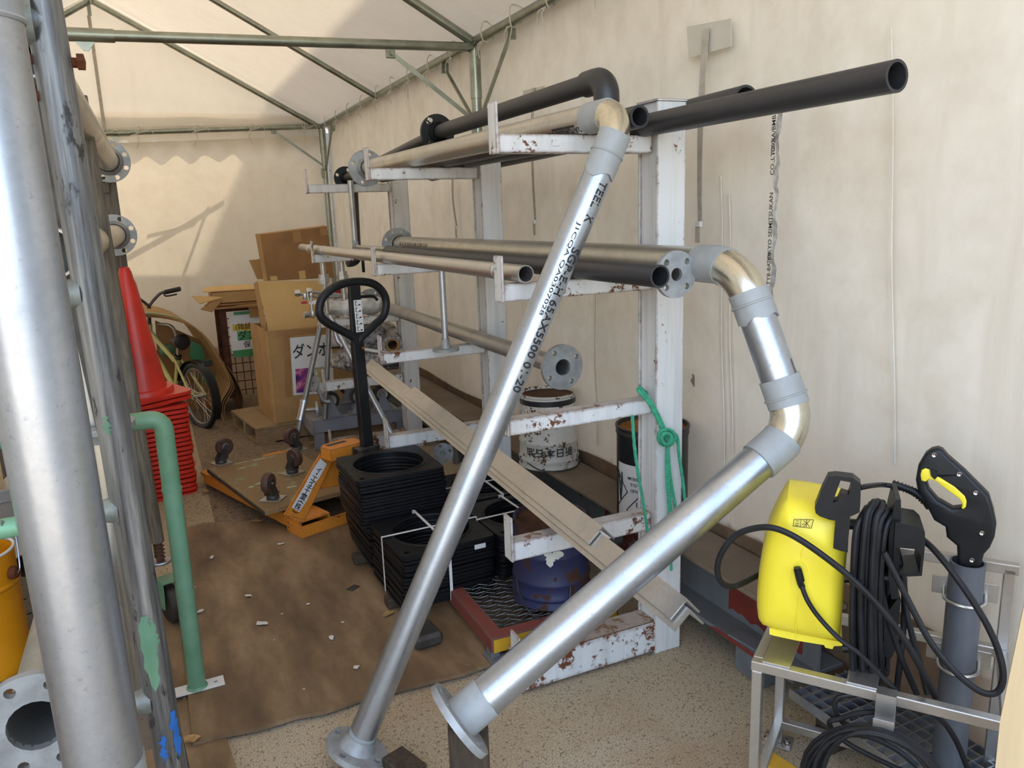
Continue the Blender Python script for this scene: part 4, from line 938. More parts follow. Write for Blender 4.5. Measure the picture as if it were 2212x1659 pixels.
# bulkhead: two slanting side plates, foot rail, head
def BP(px, py, off=0.0): return atp(px, py, O + ff * off, ff)
def poly_plate(pxs, off, th, name, m):
    P = [BP(x, y, off) for x, y in pxs]; loc = [((p - O).dot(rr_), p.z) for p in P]
    return obj(name, MB().prism([loc], th, V((0, 0, 0)) + O - rr_ * 0 - Z * O.z + ff * off, mat3(rr_, Z, rr_.cross(Z))), m, pt)
sp = poly_plate([(612, 1112), (656, 1122), (719, 990), (716, 974), (690, 980)], -.01, .012, 'strut', M['orange_paint'])
poly_plate([(706, 985), (726, 975), (800, 975), (800, 1040), (722, 1050), (690, 1055)], .02, .010, 'bulkhead', M['orange_paint'])
obj('foot_rail', MB().bar(L_(-.005, -.012, .028), L_(W + .005, -.012, .028), .014, .055, (0, 0, 1), .002), M['orange_paint'], pt)
obj('foot_rail', MB().bar(L_(.0, -.01, .028), L_(.0, .12, .028), .014, .055, (0, 0, 1), .002), M['orange_paint'], pt)
hc = BP(737, 968, -.06)
hd_ = MB().prism([[(-.085, -.05), (.075, -.05), (.10, -.02), (.10, .045), (.05, .065), (-.06, .06), (-.09, .03)]], .055, V((hc.x, hc.y, hc.z - .035)), mat3(rr_, ff, Z))
obj('head', hd_, M['orange_paint'], pt)
obj('name_plate', MB().box(V((hc.x, hc.y, hc.z + .0205)) - rr_ * .01 + ff * .025, (.10, .028, .0015), FR), M['steel_dark'], pt)
mb = MB(); a_, b_ = BP(697, 1000, -.022), BP(637, 1104, -.022)
dv = (b_ - a_).normalized(); sd = dv.cross(ff).normalized(); 
if sd.dot(rr_) < 0: sd = -sd
stk = MB().prism([[(-.03, 0), (.028, 0), (.030, .11), (.024, .16), (.030, .28), (.026, .36), (-.028, .36), (-.026, .2), (-.032, .1)]], .0008, a_ - dv * .01 - ff * .002, mat3(sd, dv, sd.cross(dv)))
ln = (b_ - a_).length; stk = MB().add([a_ - dv * .012 + sd * x + dv * (y * ln / .36) - ff * .0015 for x, y in [(-.024, 0), (.022, .01), (.024, .11), (.018, .16), (.026, .28), (.022, .37), (-.026, .365), (-.024, .2), (-.030, .1)]], [tuple(range(9))])
so_ = obj('sticker', stk, M['paper'], sp); mb = MB()
for i, ch in enumerate('ィ・エイチ工業(株)'):
    k = (i + 1.45) / 10.4
    if ch in '()':
        vs, fs = text_mesh(ch, .04); cx_ = sum(p[0] for p in vs)/len(vs); cy_ = sum(p[1] for p in vs)/len(vs)
        mb.add([a_ + dv * (ln * k) + dv * (p[0]-cx_) - sd * (p[1]-cy_) - ff * .0035 for p in vs], fs)
    else:
        vs, fs = text_mesh(ch, .036)
        if vs: cx_ = (max(p[0] for p in vs)+min(p[0] for p in vs))/2; mb.add([a_ + dv * (ln * k) + sd * (p[0]-cx_) - dv * (p[1] - .012) - ff * .0035 for p in vs], fs)
obj('lettering', mb, M['ink'], so_)
pump = MB().lathe([(0, 0), (.055, 0), (.055, .20), (.04, .24), (.04, .34), (0, .34)], L_(.27, -.14, .06), (0, 0, 1), 20); obj('pump', pump, M['rubber'], pt)
for s_ in (-1, 1): obj('steer_wheel', MB().lathe([(0, -.025), (.07, -.025), (.085, -.02), (.085, .02), (.07, .025), (0, .025)], L_(.27 + s_ * .045, -.15, .066), rr_, 26), M['wheel'], pt)
T0 = V((.80, 3.44, 0))
def TP(px, py): return atp(px, py, T0, ff)
til = MB(); b0, b1 = TP(793, 968), TP(771, 738); til.bar(b0, b1, .056, .034, ff, .004); obj('tiller', til, M['black_plastic'], pt)
obj('tiller_foot', MB().box(b0 - Z * .01, (.11, .06, .045), FR, .006), M['steel_dark'], pt)
loopc = [(762, 609), (725, 619), (697, 643), (690, 672), (700, 692), (728, 709), (762, 728), (771, 742), (782, 727), (806, 704), (828, 682), (834, 652), (824, 627), (800, 611)]
obj('loop_handle', MB().tube(smooth_path([TP(*p) for p in loopc], 5, True), .0185, 14, closed=True), M['black_plastic'], pt)
pa, pb = TP(764, 611), TP(772, 742); obj('handle_plate', MB().bar(pa, pb, .058, .022, ff, .004), M['black_plastic'], pt)
lv = TP(779, 641); obj('lever', MB().tube(smooth_path([lv, TP(797, 640), TP(808, 641), TP(815, 648)], 4), .0075, 8), M['black_plastic'], pt)
up_t = (pa - pb).normalized(); sid = up_t.cross(ff).normalized(); sid = sid if sid.dot(rr_) > 0 else -sid
for i in range(5):
    p = TP(769 + i * 1.3, 655 + i * 13.6) - ff * .0125; pl = obj('decal', MB().box(p, (.040, .001, .030), mat3(sid, ff, up_t)), M['paper'], pt)
    pic = MB().bar(p - ff * .001 - sid * .012 - up_t * .010, p - ff * .001 - sid * .012 + up_t * .010, .003, .001, ff); pic.bar(p - ff * .001 - sid * .012 + up_t * .009, p - ff * .001 - sid * .004 + up_t * .007, .003, .001, ff); pic.bar(p - ff * .001 + sid * .004 - up_t * .007, p - ff * .001 + sid * .013 - up_t * .006, .006, .001, ff); pic.bar(p - ff * .001 - sid * .012 - up_t * .009, p - ff * .001 + sid * .012 - up_t * .009, .0016, .001, ff)
    obj('pictogram', pic, M['ink'], pl)
obj('bolt', MB().lathe([(0, .006), (.007, .006), (.007, 0)], TP(779, 751) - ff * .017, -ff, 6), M['rust_lid'], pt)

M['scrape_green'] = plain('pale_green_scrape', srgb(172, 188, 150), .7, 0, .15, 40)
# ---------------------------------------------------------------- upturned plywood dolly on the forks
zD0 = .112
A_ = at(449, 1012, z=zD0 + .024); B_ = at(572, 1104, z=zD0 + .024); e1 = (B_ - A_); e1.z = 0; e1n = e1.normalized(); e2n = V((-e1n.y, e1n.x, 0)); Wd = .50; Ld = e1.length
dl = thing('dolly', 'upturned plywood dolly with four casters lying on the pallet truck forks', 'dolly', ((A_.x + B_.x) / 2 + e2n.x * .25, (A_.y + B_.y) / 2 + e2n.y * .25, zD0 - .02))
DX = mat3(e1n, e2n, Z); cD = (A_ + B_) / 2 + e2n * (Wd / 2); cD.z = zD0 + .012
obj('deck', MB().box(cD, (Ld, Wd, .024), DX, .002), M['wood_ply'], dl)
obj('edge_trim', MB().box(cD - e2n * (Wd / 2 + .003), (Ld, .006, .018), DX, .001), M['wood_dark'], dl)
zt = zD0 + .0245
rnd = random.Random(12)
for px, py, l_, w_ in ((520, 1000, .11, .012), (560, 992, .12, .014), (588, 986, .07, .010), (562, 1044, .10, .02), (628, 1052, .07, .018), (543, 1052, .04, .02), (640, 1010, .06, .015), (520, 1012, .05, .012)):
    p = at(px, py, z=zt); n = 10; R_ = rotz(rnd.uniform(.1, .5)); q = [p + R_ @ V((l_ / 2 * math.cos(2*PI*k/n) * rnd.uniform(.6, 1), w_ * math.sin(2*PI*k/n) * rnd.uniform(.4, 1), 0)) for k in range(n)]
    obj('paint_scrape', MB().add([p + V((0, 0, .0006))] + [x + V((0, 0, .0005)) for x in q], [(0, k+1, (k+1) % n+1) for k in range(n)]), M['scrape_green'], dl)
for px, py, yw in ((478, 1001, 2.0), (590, 1078, -.6), (632, 1022, .5), (642, 972, -1.0)): caster(dl, at(px, py, z=zt), (0, 0, 1), yw, .050, .034, .142, .09)

# ---------------------------------------------------------------- traffic cones
def cone_mesh():
    mb = MB(); B = .375
    mb.prism([rrect(B, B, .045, 4), circ(.118, 32)], .018, (0, 0, 0))
    mb.lathe([(.1195, .0), (.1195, .006), (.108, .045), (.030, .672), (.024, .690), (.014, .6965), (0, .697), ], (0, 0, 0), (0, 0, 1), 32) if False else None
    mb.lathe([(.116, .002), (.113, .030), (.0285, .668), (.022, .688), (.012, .694), (.012, .700), (.024, .696), (.032, .672), (.119, .046), (.146, .046), (.150, .040), (.152, .018)], (0, 0, 0), (0, 0, 1), 32)
    return mb
cone0 = None
def cone_stack(cx, cy, n, pitch, rz, where, group, seed, z0=.001):
    global cone0
    rnd = random.Random(seed)
    for i in range(n):
        if i == n - 1: lab = 'uppermost red traffic cone of the stack ' + where
        elif i == 0: lab = 'lowest red traffic cone of the stack ' + where
        else: lab = ORD[n - 1 - i] + ' red traffic cone from the top of the stack ' + where
        if cone0 is None: cone0 = obj('traffic_cone', cone_mesh(), M['red_plastic'], None, 35, local=True); o = tag(cone0, lab, 'traffic cone', group)
        else:
            o = cone0.copy(); COL.objects.link(o); o['label'] = lab; o['group'] = group
        big = i >= n - 2; o.rotation_euler = (.03 if big else 0, -.035 if big else 0, rz + (rnd.uniform(-.05, .05) if not big else .26)); o.location = (cx + rnd.uniform(-.004, .004), cy + rnd.uniform(-.004, .004), z0 + i * pitch + (.012 if big else 0))
tip = at(268, 577, y=4.62); 
cone_stack(tip.x + .012, 4.62, 22, (tip.z - .71) / 21, .15, 'beside the bicycle', 'cones of the near stack', 3)
q = at(196, 880, y=5.2); cone_stack(q.x - .14, 5.2, 13, .026, .4, 'half hidden behind the grey poles', 'cones of the rear stack', 4)
# ---------------------------------------------------------------- wooden pallet, cartons
wp = thing('wooden_pallet', 'low wooden pallet under the tall cardboard carton', 'wooden pallet', (.9, 5.6, 0))
a0 = at(555, 925, z=.13); a1 = at(500, 886, z=.13); l1 = (a1 - a0); l1.z = 0; Lp = l1.length; l1n = l1.normalized(); w1n = V((l1n.y, -l1n.x, 0)); Wp = .80
PM = mat3(l1n, w1n, Z)
def Pp(a, b, z): return V((a0.x, a0.y, 0)) + l1n * a + w1n * b + V((0, 0, z))
for k in range(5): obj('deck_board', MB().box(Pp(Lp/2, .075 + k * .165, .121), (Lp, .162, .018), PM, .002), M['wood'], wp)
for a in (.03, Lp/2, Lp - .03): obj('bearer', MB().box(Pp(a, Wp/2, .064), (.055, Wp, .094), PM, .002), M['wood'], wp)
for b in (.06, Wp - .06): obj('base_board', MB().box(Pp(Lp/2, b, .0095), (Lp, .11, .017), PM, .002), M['wood'], wp)
# tall carton
c0 = at(594, 916, z=.132); cl = at(556, 880, z=.132); cr = at(748, 893, z=.132)
ct_h = at(585, 715, y=c0.y).z
d1 = (cl - c0); d1.z = 0; d1 = d1.normalized() * .50; d2n = V((d1.y, -d1.x, 0)).normalized(); d2 = d2n * .56
tc = thing('cardboard_carton', 'tall open cardboard carton with a paper sign standing on the wooden pallet', 'carton', c0 + (d1 + d2) / 2)
def wall_panel(p, q, z0, z1, th=.005):
    p, q = V((p.x, p.y, 0)), V((q.x, q.y, 0)); return MB().bar(p + Z * ((z0+z1)/2), q + Z * ((z0+z1)/2), th, z1 - z0, Z)
base = V((c0.x, c0.y, 0)); cut = .018
cor = [base + d2n * cut, base + d2, base + d1 + d2, base + d1, base + d1.normalized() * cut]
for i, (a, b) in enumerate(zip(cor, cor[1:] + cor[:1])):
    obj('panel', wall_panel(a, b, .133, ct_h + .01 * (i % 2)), M['card'], tc)
obj('panel', MB().box(base + (d1 + d2) / 2 + Z * .139, (.49, .55, .006), mat3(d1.normalized(), d2n, Z)), M['card'], tc)
fn = -d1.normalized(); 
def FP(px, py, off=.006): return atp(px, py, cor[0] + fn * off, fn)
q4 = [FP(626, 730), FP(716, 722), FP(722, 848), FP(634, 854)]
sg = obj('paper_sign', MB().add(q4 + [p - fn * .001 for p in q4], [(0, 3, 2, 1), (4, 5, 6, 7), (0, 1, 5, 4), (1, 2, 6, 5), (2, 3, 7, 6), (3, 0, 4, 7)]), M['paper'], tc)
mb = MB(); text_flat(mb, 'ダンボール', FP(632, 773, .0085), q4[1] - q4[0], q4[0] - q4[3], .105, .0005, False, .82); obj('lettering', mb, M['ink'], sg)
m, nt, N, L, b = new_mat('purple_print'); n_ = noise_tex(N, L, coords(N, L), 14, 3); L.new(ramp(N, L, n_, [(.32, srgb(40, 24, 66)), (.45, srgb(96, 46, 120)), (.55, srgb(170, 70, 130)), (.63, srgb(212, 150, 160)), (.7, srgb(60, 40, 90))]), b.inputs['Base Color']); b.inputs['Roughness'].default_value = .4; M['purple_print'] = m
m, nt, N, L, b = new_mat('yellowish_print'); n_ = noise_tex(N, L, coords(N, L), 22, 2); L.new(ramp(N, L, n_, [(.4, srgb(188, 178, 142)), (.55, srgb(160, 146, 96)), (.62, srgb(205, 198, 170))]), b.inputs['Base Color']); M['yellow_print'] = m
q5 = [FP(638, 797, .0082), FP(678, 794, .0082), FP(679, 846, .0082), FP(640, 849, .0082)]; obj('printed_picture', MB().add(q5, [(0, 3, 2, 1)]), M['purple_print'], sg)
q5 = [FP(679, 794, .0082), FP(701, 792, .0082), FP(702, 826, .0082), FP(680, 828, .0082)]; obj('printed_picture', MB().add(q5, [(0, 3, 2, 1)]), M['yellow_print'], sg)
for px in (619,):
    q6 = [FP(612, 718, .004), FP(627, 718, .004), FP(630, 858, .004), FP(616, 860, .004)]; obj('tape', MB().add(q6, [(0, 3, 2, 1)]), M['tape_brown'], tc)
q6 = [FP(598, 717, .0045), FP(742, 702, .0045), FP(742, 714, .0045), FP(600, 728, .0045)]; obj('tape', MB().add(q6, [(0, 3, 2, 1)]), M['tape_brown'], tc)
# light flat carton sheet stuck upright in the carton
ip = V((c0.x, c0.y, 0)) + d1 * .45; nn = -d1.normalized()
def IP(px, py, off=0): return atp(px, py, ip - nn * off, nn)
def quad_slab(P, th, n): n = V(n).normalized(); k = len(P); return MB().add([p + n * th/2 for p in P] + [p - n * th/2 for p in P], [tuple(range(k)), tuple(range(k, 2*k))[::-1]] + [(i, k+i, k+(i+1) % k, (i+1) % k) for i in range(k)])
fs_ = thing('flattened_carton', 'light tan flattened carton standing upright in the tall carton', 'flattened carton', IP(640, 712))
obj('panel', quad_slab([IP(555, 607, .12), IP(697, 606, .12), IP(712, 700), IP(707, 745), IP(580, 745), IP(577, 700)], .006, nn), M['card_light'], fs_)
obj('flap', quad_slab([IP(548, 612, .15), IP(556, 607, .11), IP(578, 716, .02), IP(566, 716, .06)], .005, nn), M['card'], fs_)
# box on top
bp = ip + d1 * .25
def TPb(px, py, off=0): return atp(px, py, bp - nn * off, nn)
tb = thing('cardboard_box', 'closed brown cardboard box tilted on top of the tall carton', 'carton', TPb(640, 605))
fr4 = [TPb(562, 507), TPb(706, 489), TPb(722, 600), TPb(578, 607)]
th_ = -nn * .26
obj('panel', quad_slab(fr4, .005, nn), M['card_dark'], tb)
lf = [TPb(552, 506, .16), TPb(562, 507), TPb(578, 607), TPb(570, 607, .16)]
obj('panel', quad_slab(lf, .004, (lf[1]-lf[0]).cross(lf[3]-lf[0])), M['card'], tb)
tp4 = [fr4[0], fr4[1], TPb(700, 487, .16), lf[0]]; obj('panel', quad_slab(tp4, .004, (tp4[1]-tp4[0]).cross(tp4[3]-tp4[0])), M['card'], tb)
bk4 = [lf[0], TPb(700, 487, .16), TPb(716, 600, .16), lf[3]]; obj('panel', quad_slab(bk4, .004, nn), M['card_dark'], tb)
def dec(P): return MB().add([TPb(x, y, -.005) for x, y in P], [tuple(range(len(P)))[::-1]])
obj('tape', dec([(632, 500), (649, 497), (652, 522), (634, 525)]), M['tape_brown'], tb); obj('tape', dec([(690, 492), (705, 490), (708, 508), (693, 510)]), M['tape_brown'], tb); obj('tape', dec([(645, 586), (659, 584), (661, 602), (648, 603)]), M['card_light'], tb); obj('tape', dec([(583, 597), (598, 596), (600, 605), (585, 606)]), M['card_light'], tb)
# crumpled small cartons behind/left of the box
def card_sheet(name, label, P, th, n, m='card', cat='cardboard sheet'): return tag(obj(name, quad_slab(P, th, n), M[m]), label, cat)
yb = 6.15
def S_(px, py, y=yb): return at(px, py, y=y)
card_sheet('cardboard_sheet', 'small upright cardboard flap left of the tilted box', [S_(538, 562), S_(561, 560), S_(570, 603), S_(556, 603)], .01, (.3, -1, .1))
card_sheet('cardboard_sheet', 'cardboard sheet edge behind the upright flap', [S_(556, 560, 6.25), S_(563, 559, 6.25), S_(568, 603, 6.25), S_(560, 603, 6.25)], .012, (.6, -1, .1))
# ---------------------------------------------------------------- cage trolley with sign and flattened cartons on it
cg = thing('cage_trolley', 'rusty wire cage trolley with a taped paper sign behind the carton', 'cage trolley', at(530, 870, z=.0))
yc = 6.45
def C_(px, py, y=yc): return at(px, py, y=y)
tz = C_(500, 660).z; xl = C_(491, 760).x; xr_ = xl + .52
for x, y in ((xl, yc), (xr_, yc), (xl, yc + .6), (xr_, yc + .6)): obj('corner_post', MB().box((x, y, tz/2 + .05), (.045, .045, tz - .1), None, .004), M['cage_rust'], cg)
sr = MB()
for k in range(22): sr.box((xl - .024, yc - .01, .35 + k * (tz - .4) / 22), (.012, .012, .022))
obj('post_teeth', sr, M['cage_rust'], cg, kind='stuff')
for k in range(9): obj('wire', MB().tube([(xl, yc - .02, .16 + k * .072), (xr_, yc - .02, .16 + k * .072)], .0045, 6), M['cage_rust'], cg)
for k in range(9): obj('wire', MB().tube([(xl + .05 + k * .055, yc - .028, .12), (xl + .05 + k * .055, yc - .028, .78)], .004, 6), M['cage_rust'], cg)
obj('shelf', MB().box(((xl+xr_)/2, yc + .3, tz - .03), (.56, .64, .03), None, .003), M['cage_rust'], cg)
q7 = [C_(493, 676, yc - .045), C_(560, 668, yc - .045), C_(566, 760, yc - .045), C_(501, 764, yc - .045)]
sg = obj('sign', quad_slab(q7, .0015, (0, 1, 0)), M['paper'], cg)
def sq(P, m, y=yc - .048): return obj('sign_field', MB().add([C_(px, py, y) for px, py in P], [tuple(range(len(P)))[::-1]]), m, sg)
M['yellow_field'] = plain('yellow_field', srgb(214, 190, 44), .5); M['green_field'] = plain('green_field', srgb(70, 150, 90), .5); M['brown_ink'] = plain('brown_ink', srgb(90, 52, 20), .6)
sq([(502, 701), (562, 698), (563, 713), (503, 715)], M['yellow_field']); sq([(512, 716), (566, 713), (567, 733), (514, 736)], M['green_field']); sq([(504, 674), (540, 671), (541, 678), (505, 681)], M['green_tape']); sq([(502, 758), (562, 751), (563, 768), (506, 772)], M['green_tape'])
ey = C_(500, 676, yc) - C_(500.5, 764, yc)
mb = MB(); text_flat(mb, '(雑誌・', C_(508, 712, yc - .051), (1, 0, 0), (0, 0, 1), .055, 0, False, 1.0); obj('lettering', mb, M['brown_ink'], sg)
mb = MB(); text_flat(mb, 'ダンボール', C_(514, 733, yc - .051), (1, 0, 0), (0, 0, 1), .078, 0, False, .95); obj('lettering', mb, M['ink'], sg); mb = MB(); text_flat(mb, '保 管', C_(527, 750, yc - .051), (1, 0, 0), (0, 0, 1), .055, 0, False, 1.0); obj('lettering', mb, M['ink'], sg)
# flattened cartons on the trolley
zc = tz - .012; rnd = random.Random(11)
def flat_sheet(label, pxs, z, th, m): 
    P = [at(px, py, y=yy) for px, py, yy in pxs]; P = [V((p.x, p.y, z + dz)) for p, dz in zip(P, (0, 0, .004, .004, 0, 0))]
    return tag(obj('cardboard_sheet', quad_slab(P, th, (0, 0, 1)), M[m]), label, 'cardboard sheet', 'flattened cartons on the cage trolley')
flat_sheet('lowest flattened carton on the cage trolley', [(452, 656, 6.3), (560, 656, 6.3), (600, 640, 7.0), (470, 640, 7.0)], zc + .01, .012, 'card_dark')
flat_sheet('second flattened carton on the cage trolley', [(440, 652, 6.35), (560, 650, 6.35), (590, 640, 6.9), (460, 640, 6.9)], zc + .03, .012, 'card_dark')
fb = thing('cardboard_box', 'thin flat cardboard box lying on the cage trolley', 'carton', at(500, 648, y=6.38)); p0, p1 = at(460, 645, y=6.38), at(556, 638, y=6.38)
zz0 = zc + .042; obj('body', MB().box(((p0.x+p1.x)/2, 6.62, zz0 + .042), (p1.x-p0.x, .48, .084), None, .003), M['card'], fb); obj('flap', quad_slab([V((p0.x-.07, 6.38, zz0+.094)), V((p1.x, 6.38, zz0+.090)), V((p1.x, 6.8, zz0+.10)), V((p0.x-.02, 6.8, zz0+.10))], .006, (0, 0, 1)), M['card_light'], fb)
w0 = at(415, 640, y=6.30); w1 = at(470, 646, y=6.36)
card_sheet('cardboard_sheet', 'bent carton flap sticking out at the left of the trolley', [w0, at(455, 641, y=6.34), at(482, 643, y=6.36), at(432, 656, y=6.28)], .007, (0, -.4, 1), 'card_light')
card_sheet('cardboard_sheet', 'carton flap drooping from the left end of the trolley', [at(456, 654, y=6.3), at(482, 648, y=6.36), at(458, 674, y=6.28), at(433, 668, y=6.22)], .007, (0, -.8, .7), 'card')
card_sheet('cardboard_sheet', 'cut carton piece hanging over the trolley sign', [at(508, 660, y=6.34), at(560, 655, y=6.34), at(562, 684, y=6.36), at(540, 686, y=6.36), at(537, 664, y=6.34)], .006, (0, -1, .2), 'card')

# ---------------------------------------------------------------- bent carton board over the bicycle
prof = [(300, 678), (340, 680), (385, 690), (420, 706), (450, 738), (474, 778), (492, 812), (497, 832), (488, 850), (478, 868), (478, 890), (486, 914)]
cb = thing('carton_board', 'large bent carton board with green tape arching over the bicycle', 'carton board', at(486, 914, y=6.25))
curve = smooth_path([at(px, py, y=6.08) for px, py in prof], 3); dirb = V((-.10, 1, 0)).normalized()
def bent(k, dep): 
    def fn(u, v):
        i = u * (len(curve) - 1); a = int(i); f_ = i - a; p = curve[a].lerp(curve[min(a+1, len(curve)-1)], f_); return p + dirb * (dep * v) + V((.012 * k, 0, -.012 * k))
    return fn
for k, (dep, m) in enumerate(((.95, 'card'), (.95, 'card_dark'), (.9, 'card_dark'))): obj('sheet', MB().slab(bent(k, dep), 34, 3, .006), M[m], cb)
def tape_on(u0, u1, v0, v1): return MB().grid(lambda u, v: V(bent(2, .95)(u0 + (u1-u0)*u, v0 + (v1-v0)*v)) + V((-.012, 0, -.008)), 10, 2)
obj('tape', MB().grid(lambda u, v: V(bent(0, .95)(.02 + .26*u, .0 + .10*v)) + V((0, 0, .006)), 10, 2), M['green_tape'], cb)
back_in = [at(px, py, y=6.62) for px, py in ((335, 692), (440, 738), (478, 800), (485, 850), (470, 905), (400, 905), (345, 860))]
ib = thing('carton_board', 'brown carton board with green tape standing behind the bicycle wheel', 'carton board', at(430, 900, y=6.62)); obj('sheet', quad_slab(back_in, .006, (0, 1, 0)), M['card_dark'], ib)
tpq = lambda P: MB().add([at(px, py, y=6.605) for px, py in P], [tuple(range(len(P)))[::-1]])
obj('tape', tpq([(446, 812), (484, 808), (484, 822), (447, 826)]), M['green_tape'], ib); obj('tape', tpq([(412, 735), (438, 748), (448, 800), (440, 832), (424, 790), (410, 770)]), M['green_tape'], ib)
ob_ = thing('carton_board', 'rolled dark carton sheet leaning between the bent board and the cage trolley', 'carton board', at(510, 900, y=6.35))
cv2 = smooth_path([at(px, py, y=6.32) for px, py in ((494, 795), (505, 812), (520, 842), (526, 870), (520, 900))], 4)
obj('sheet', MB().slab(lambda u, v: cv2[min(int(u * (len(cv2)-1)), len(cv2)-1)] + V((-.02*v, .5*v, 0)), len(cv2)-1, 2, .006), M['card_dark'], ob_)

# ---------------------------------------------------------------- bicycle
bk = thing('bicycle', 'small cream bicycle half hidden by the red cones and the bent board', 'bicycle', (.1, 6.2, 0))
rw = .232; fwd = V((-.40, .916, 0)).normalized(); wc = at(430, 862, y=6.0); wc.z = rw + .004
side = V((fwd.y, -fwd.x, 0)); hz = V((0, 0, 1))
def wheel(c, nm='wheel'):
    o = obj(nm, MB().tube([c + fwd * (rw*math.cos(2*PI*k/40)) + hz * (rw*math.sin(2*PI*k/40)) for k in range(40)], .021, 10, closed=True), M['rubber'], bk)
    obj('rim', MB().tube([c + fwd * ((rw-.026)*math.cos(2*PI*k/40)) + hz * ((rw-.026)*math.sin(2*PI*k/40)) for k in range(40)], .011, 8, closed=True), M['pipe_grey'], o)
    sp_ = MB().tube([c - side * .045, c + side * .045], .017, 12)
    for k in range(24):
        a = 2*PI*k/24; b = a + (.35 if k % 2 else -.35); sp_.tube([c + side * (.03 if k % 4 < 2 else -.03) + fwd * (.016*math.cos(b)) + hz * (.016*math.sin(b)), c + fwd * ((rw-.03)*math.cos(a)) + hz * ((rw-.03)*math.sin(a))], .0013, 4)
    obj('spokes', sp_, M['chrome'], o); return o
wheel(wc); wf_ = wc + fwd * .86; wheel(wf_)
P_ = lambda a, h, s=0: wc + fwd * a + hz * (h - rw) + side * s
bb_, seat, head, headl = P_(.36, .24), P_(.25, .50), P_(.68, .66), P_(.70, .54)
def ftube(nm, a, b, r, m='bike_yellow'): return obj(nm, MB().tube([a, b], r, 12), M[m], bk)
ftube('down_tube', headl, bb_, .020); ftube('seat_tube', bb_, seat, .017); ftube('cross_tube', head, P_(.30, .46), .018); ftube('head_tube', P_(.665, .72), P_(.71, .50), .020)
for s_ in (-1, 1):
    ftube('chain_stay', bb_ + side * .02 * s_, wc + side * .055 * s_, .009); ftube('seat_stay', P_(.28, .50) + side * .02 * s_, wc + side * .055 * s_, .009); ftube('fork_blade', P_(.72, .50) + side * .04 * s_, wf_ + side * .055 * s_, .011)
ftube('seat_post', seat, P_(.22, .61), .013, 'chrome'); obj('seat_clamp', MB().lathe([(.024, -.015), (.024, .015)], seat, (seat - bb_), 14), M['steel_dark'], bk)
obj('saddle', MB().lathe([(0, -.11), (.018, -.10), (.028, -.05), (.05, .03), (.06, .07), (.045, .095), (0, .10)], P_(.22, .62), -fwd, 14), M['black_plastic'], bk)
gz_ = P_(.63, .86); ftube('stem', P_(.665, .72), gz_, .014, 'steel_dark')
hbp = [gz_ + side * .02, gz_ + side * .10 + hz * .05, gz_ + side * .20 + hz * .10 - fwd * .03, gz_ + side * .27 + hz * .11 - fwd * .10]
for s_ in (-1, 1):
    pts = [gz_] + [gz_ + side * (s_ * q) + hz * hh - fwd * bb for q, hh, bb in ((.05, .05, 0), (.10, .09, .01), (.135, .10, .05))]
    obj('handlebar', MB().tube(smooth_path(pts, 5), .011, 10), M['steel_dark'], bk)
    e = pts[-1]; dd = (pts[-1] - pts[-2]).normalized(); obj('grip', MB().tube([e - dd * .02, e + dd * .10], .018, 12), M['rubber'], bk); obj('brake_lever', MB().tube(smooth_path([e - dd * .03, e - dd * .02 + V((0, 0, -.03)), e + dd * .07 + V((0, 0, -.035))], 4), .006, 6), M['rubber'], bk)
ca = [wc + fwd * ((rw + .035)*math.cos(a)) + hz * ((rw + .035)*math.sin(a)) for a in [math.radians(q) for q in range(20, 215, 12)]]
obj('mudguard', MB().slab(lambda u, v: ca[int(round(u*(len(ca)-1)))] + side * (.06*(v-.5)), len(ca)-1, 2, .003), M['black_plastic'], bk)
obj('rack_hoop', MB().tube(smooth_path([P_(.50, .30, .12), P_(.50, .60, .12), P_(.52, .70, .10), P_(.66, .71, .06)], 5), .012, 10), M['galv_dull'], bk)
obj('chain_guard', MB().lathe([(0, .0), (.085, .0), (.088, .006), (0, .008)], bb_ + side * .05, side, 24), M['black_plastic'], bk)
obj('reflector', MB().box(P_(-.20, .50), (.05, .03, .05), None, .006), M['black_plastic'], bk)
fgx = P_(.60, .50, .10); obj('lamp', MB().lathe([(0, 0), (.05, .01), (.06, .07), (.055, .09), (0, .10)], fgx, fwd, 16), M['green_paint'], bk)
# ---------------------------------------------------------------- upturned steel caster frame behind the far post
cf = thing('caster_frame', 'upturned grey channel steel frame with fixed casters behind the far rack post', 'caster frame', (1.12, 5.15, 0))
fy = 4.95; g0 = at(674, 921, y=fy); g1 = at(872, 890, y=fy); zc_ = g0.z
xa, xb = g0.x, max(g1.x, g0.x + .62)
def chan(p, q, w=.075, h=.085, m='dolly_grey'):
    mb = MB(); mb.bar(p, q, w, h, Z, .002); return obj('channel', mb, M[m], cf)
chan((xa, fy, zc_), (xb, fy, zc_)); chan((xa, fy + .38, zc_), (xb, fy + .38, zc_)); chan((xa + .04, fy + .04, zc_ - .03), (xa + .04, fy + .34, zc_ - .03)); chan((xb - .04, fy + .04, zc_ - .03), (xb - .04, fy + .34, zc_ - .03))
for x in (xa + .04, xb - .04):
    for y in (fy, fy + .38): obj('leg', MB().box((x, y, (zc_ - .045) / 2 + .006), (.06, .06, zc_ - .05), None, .002), M['dolly_grey'], cf)
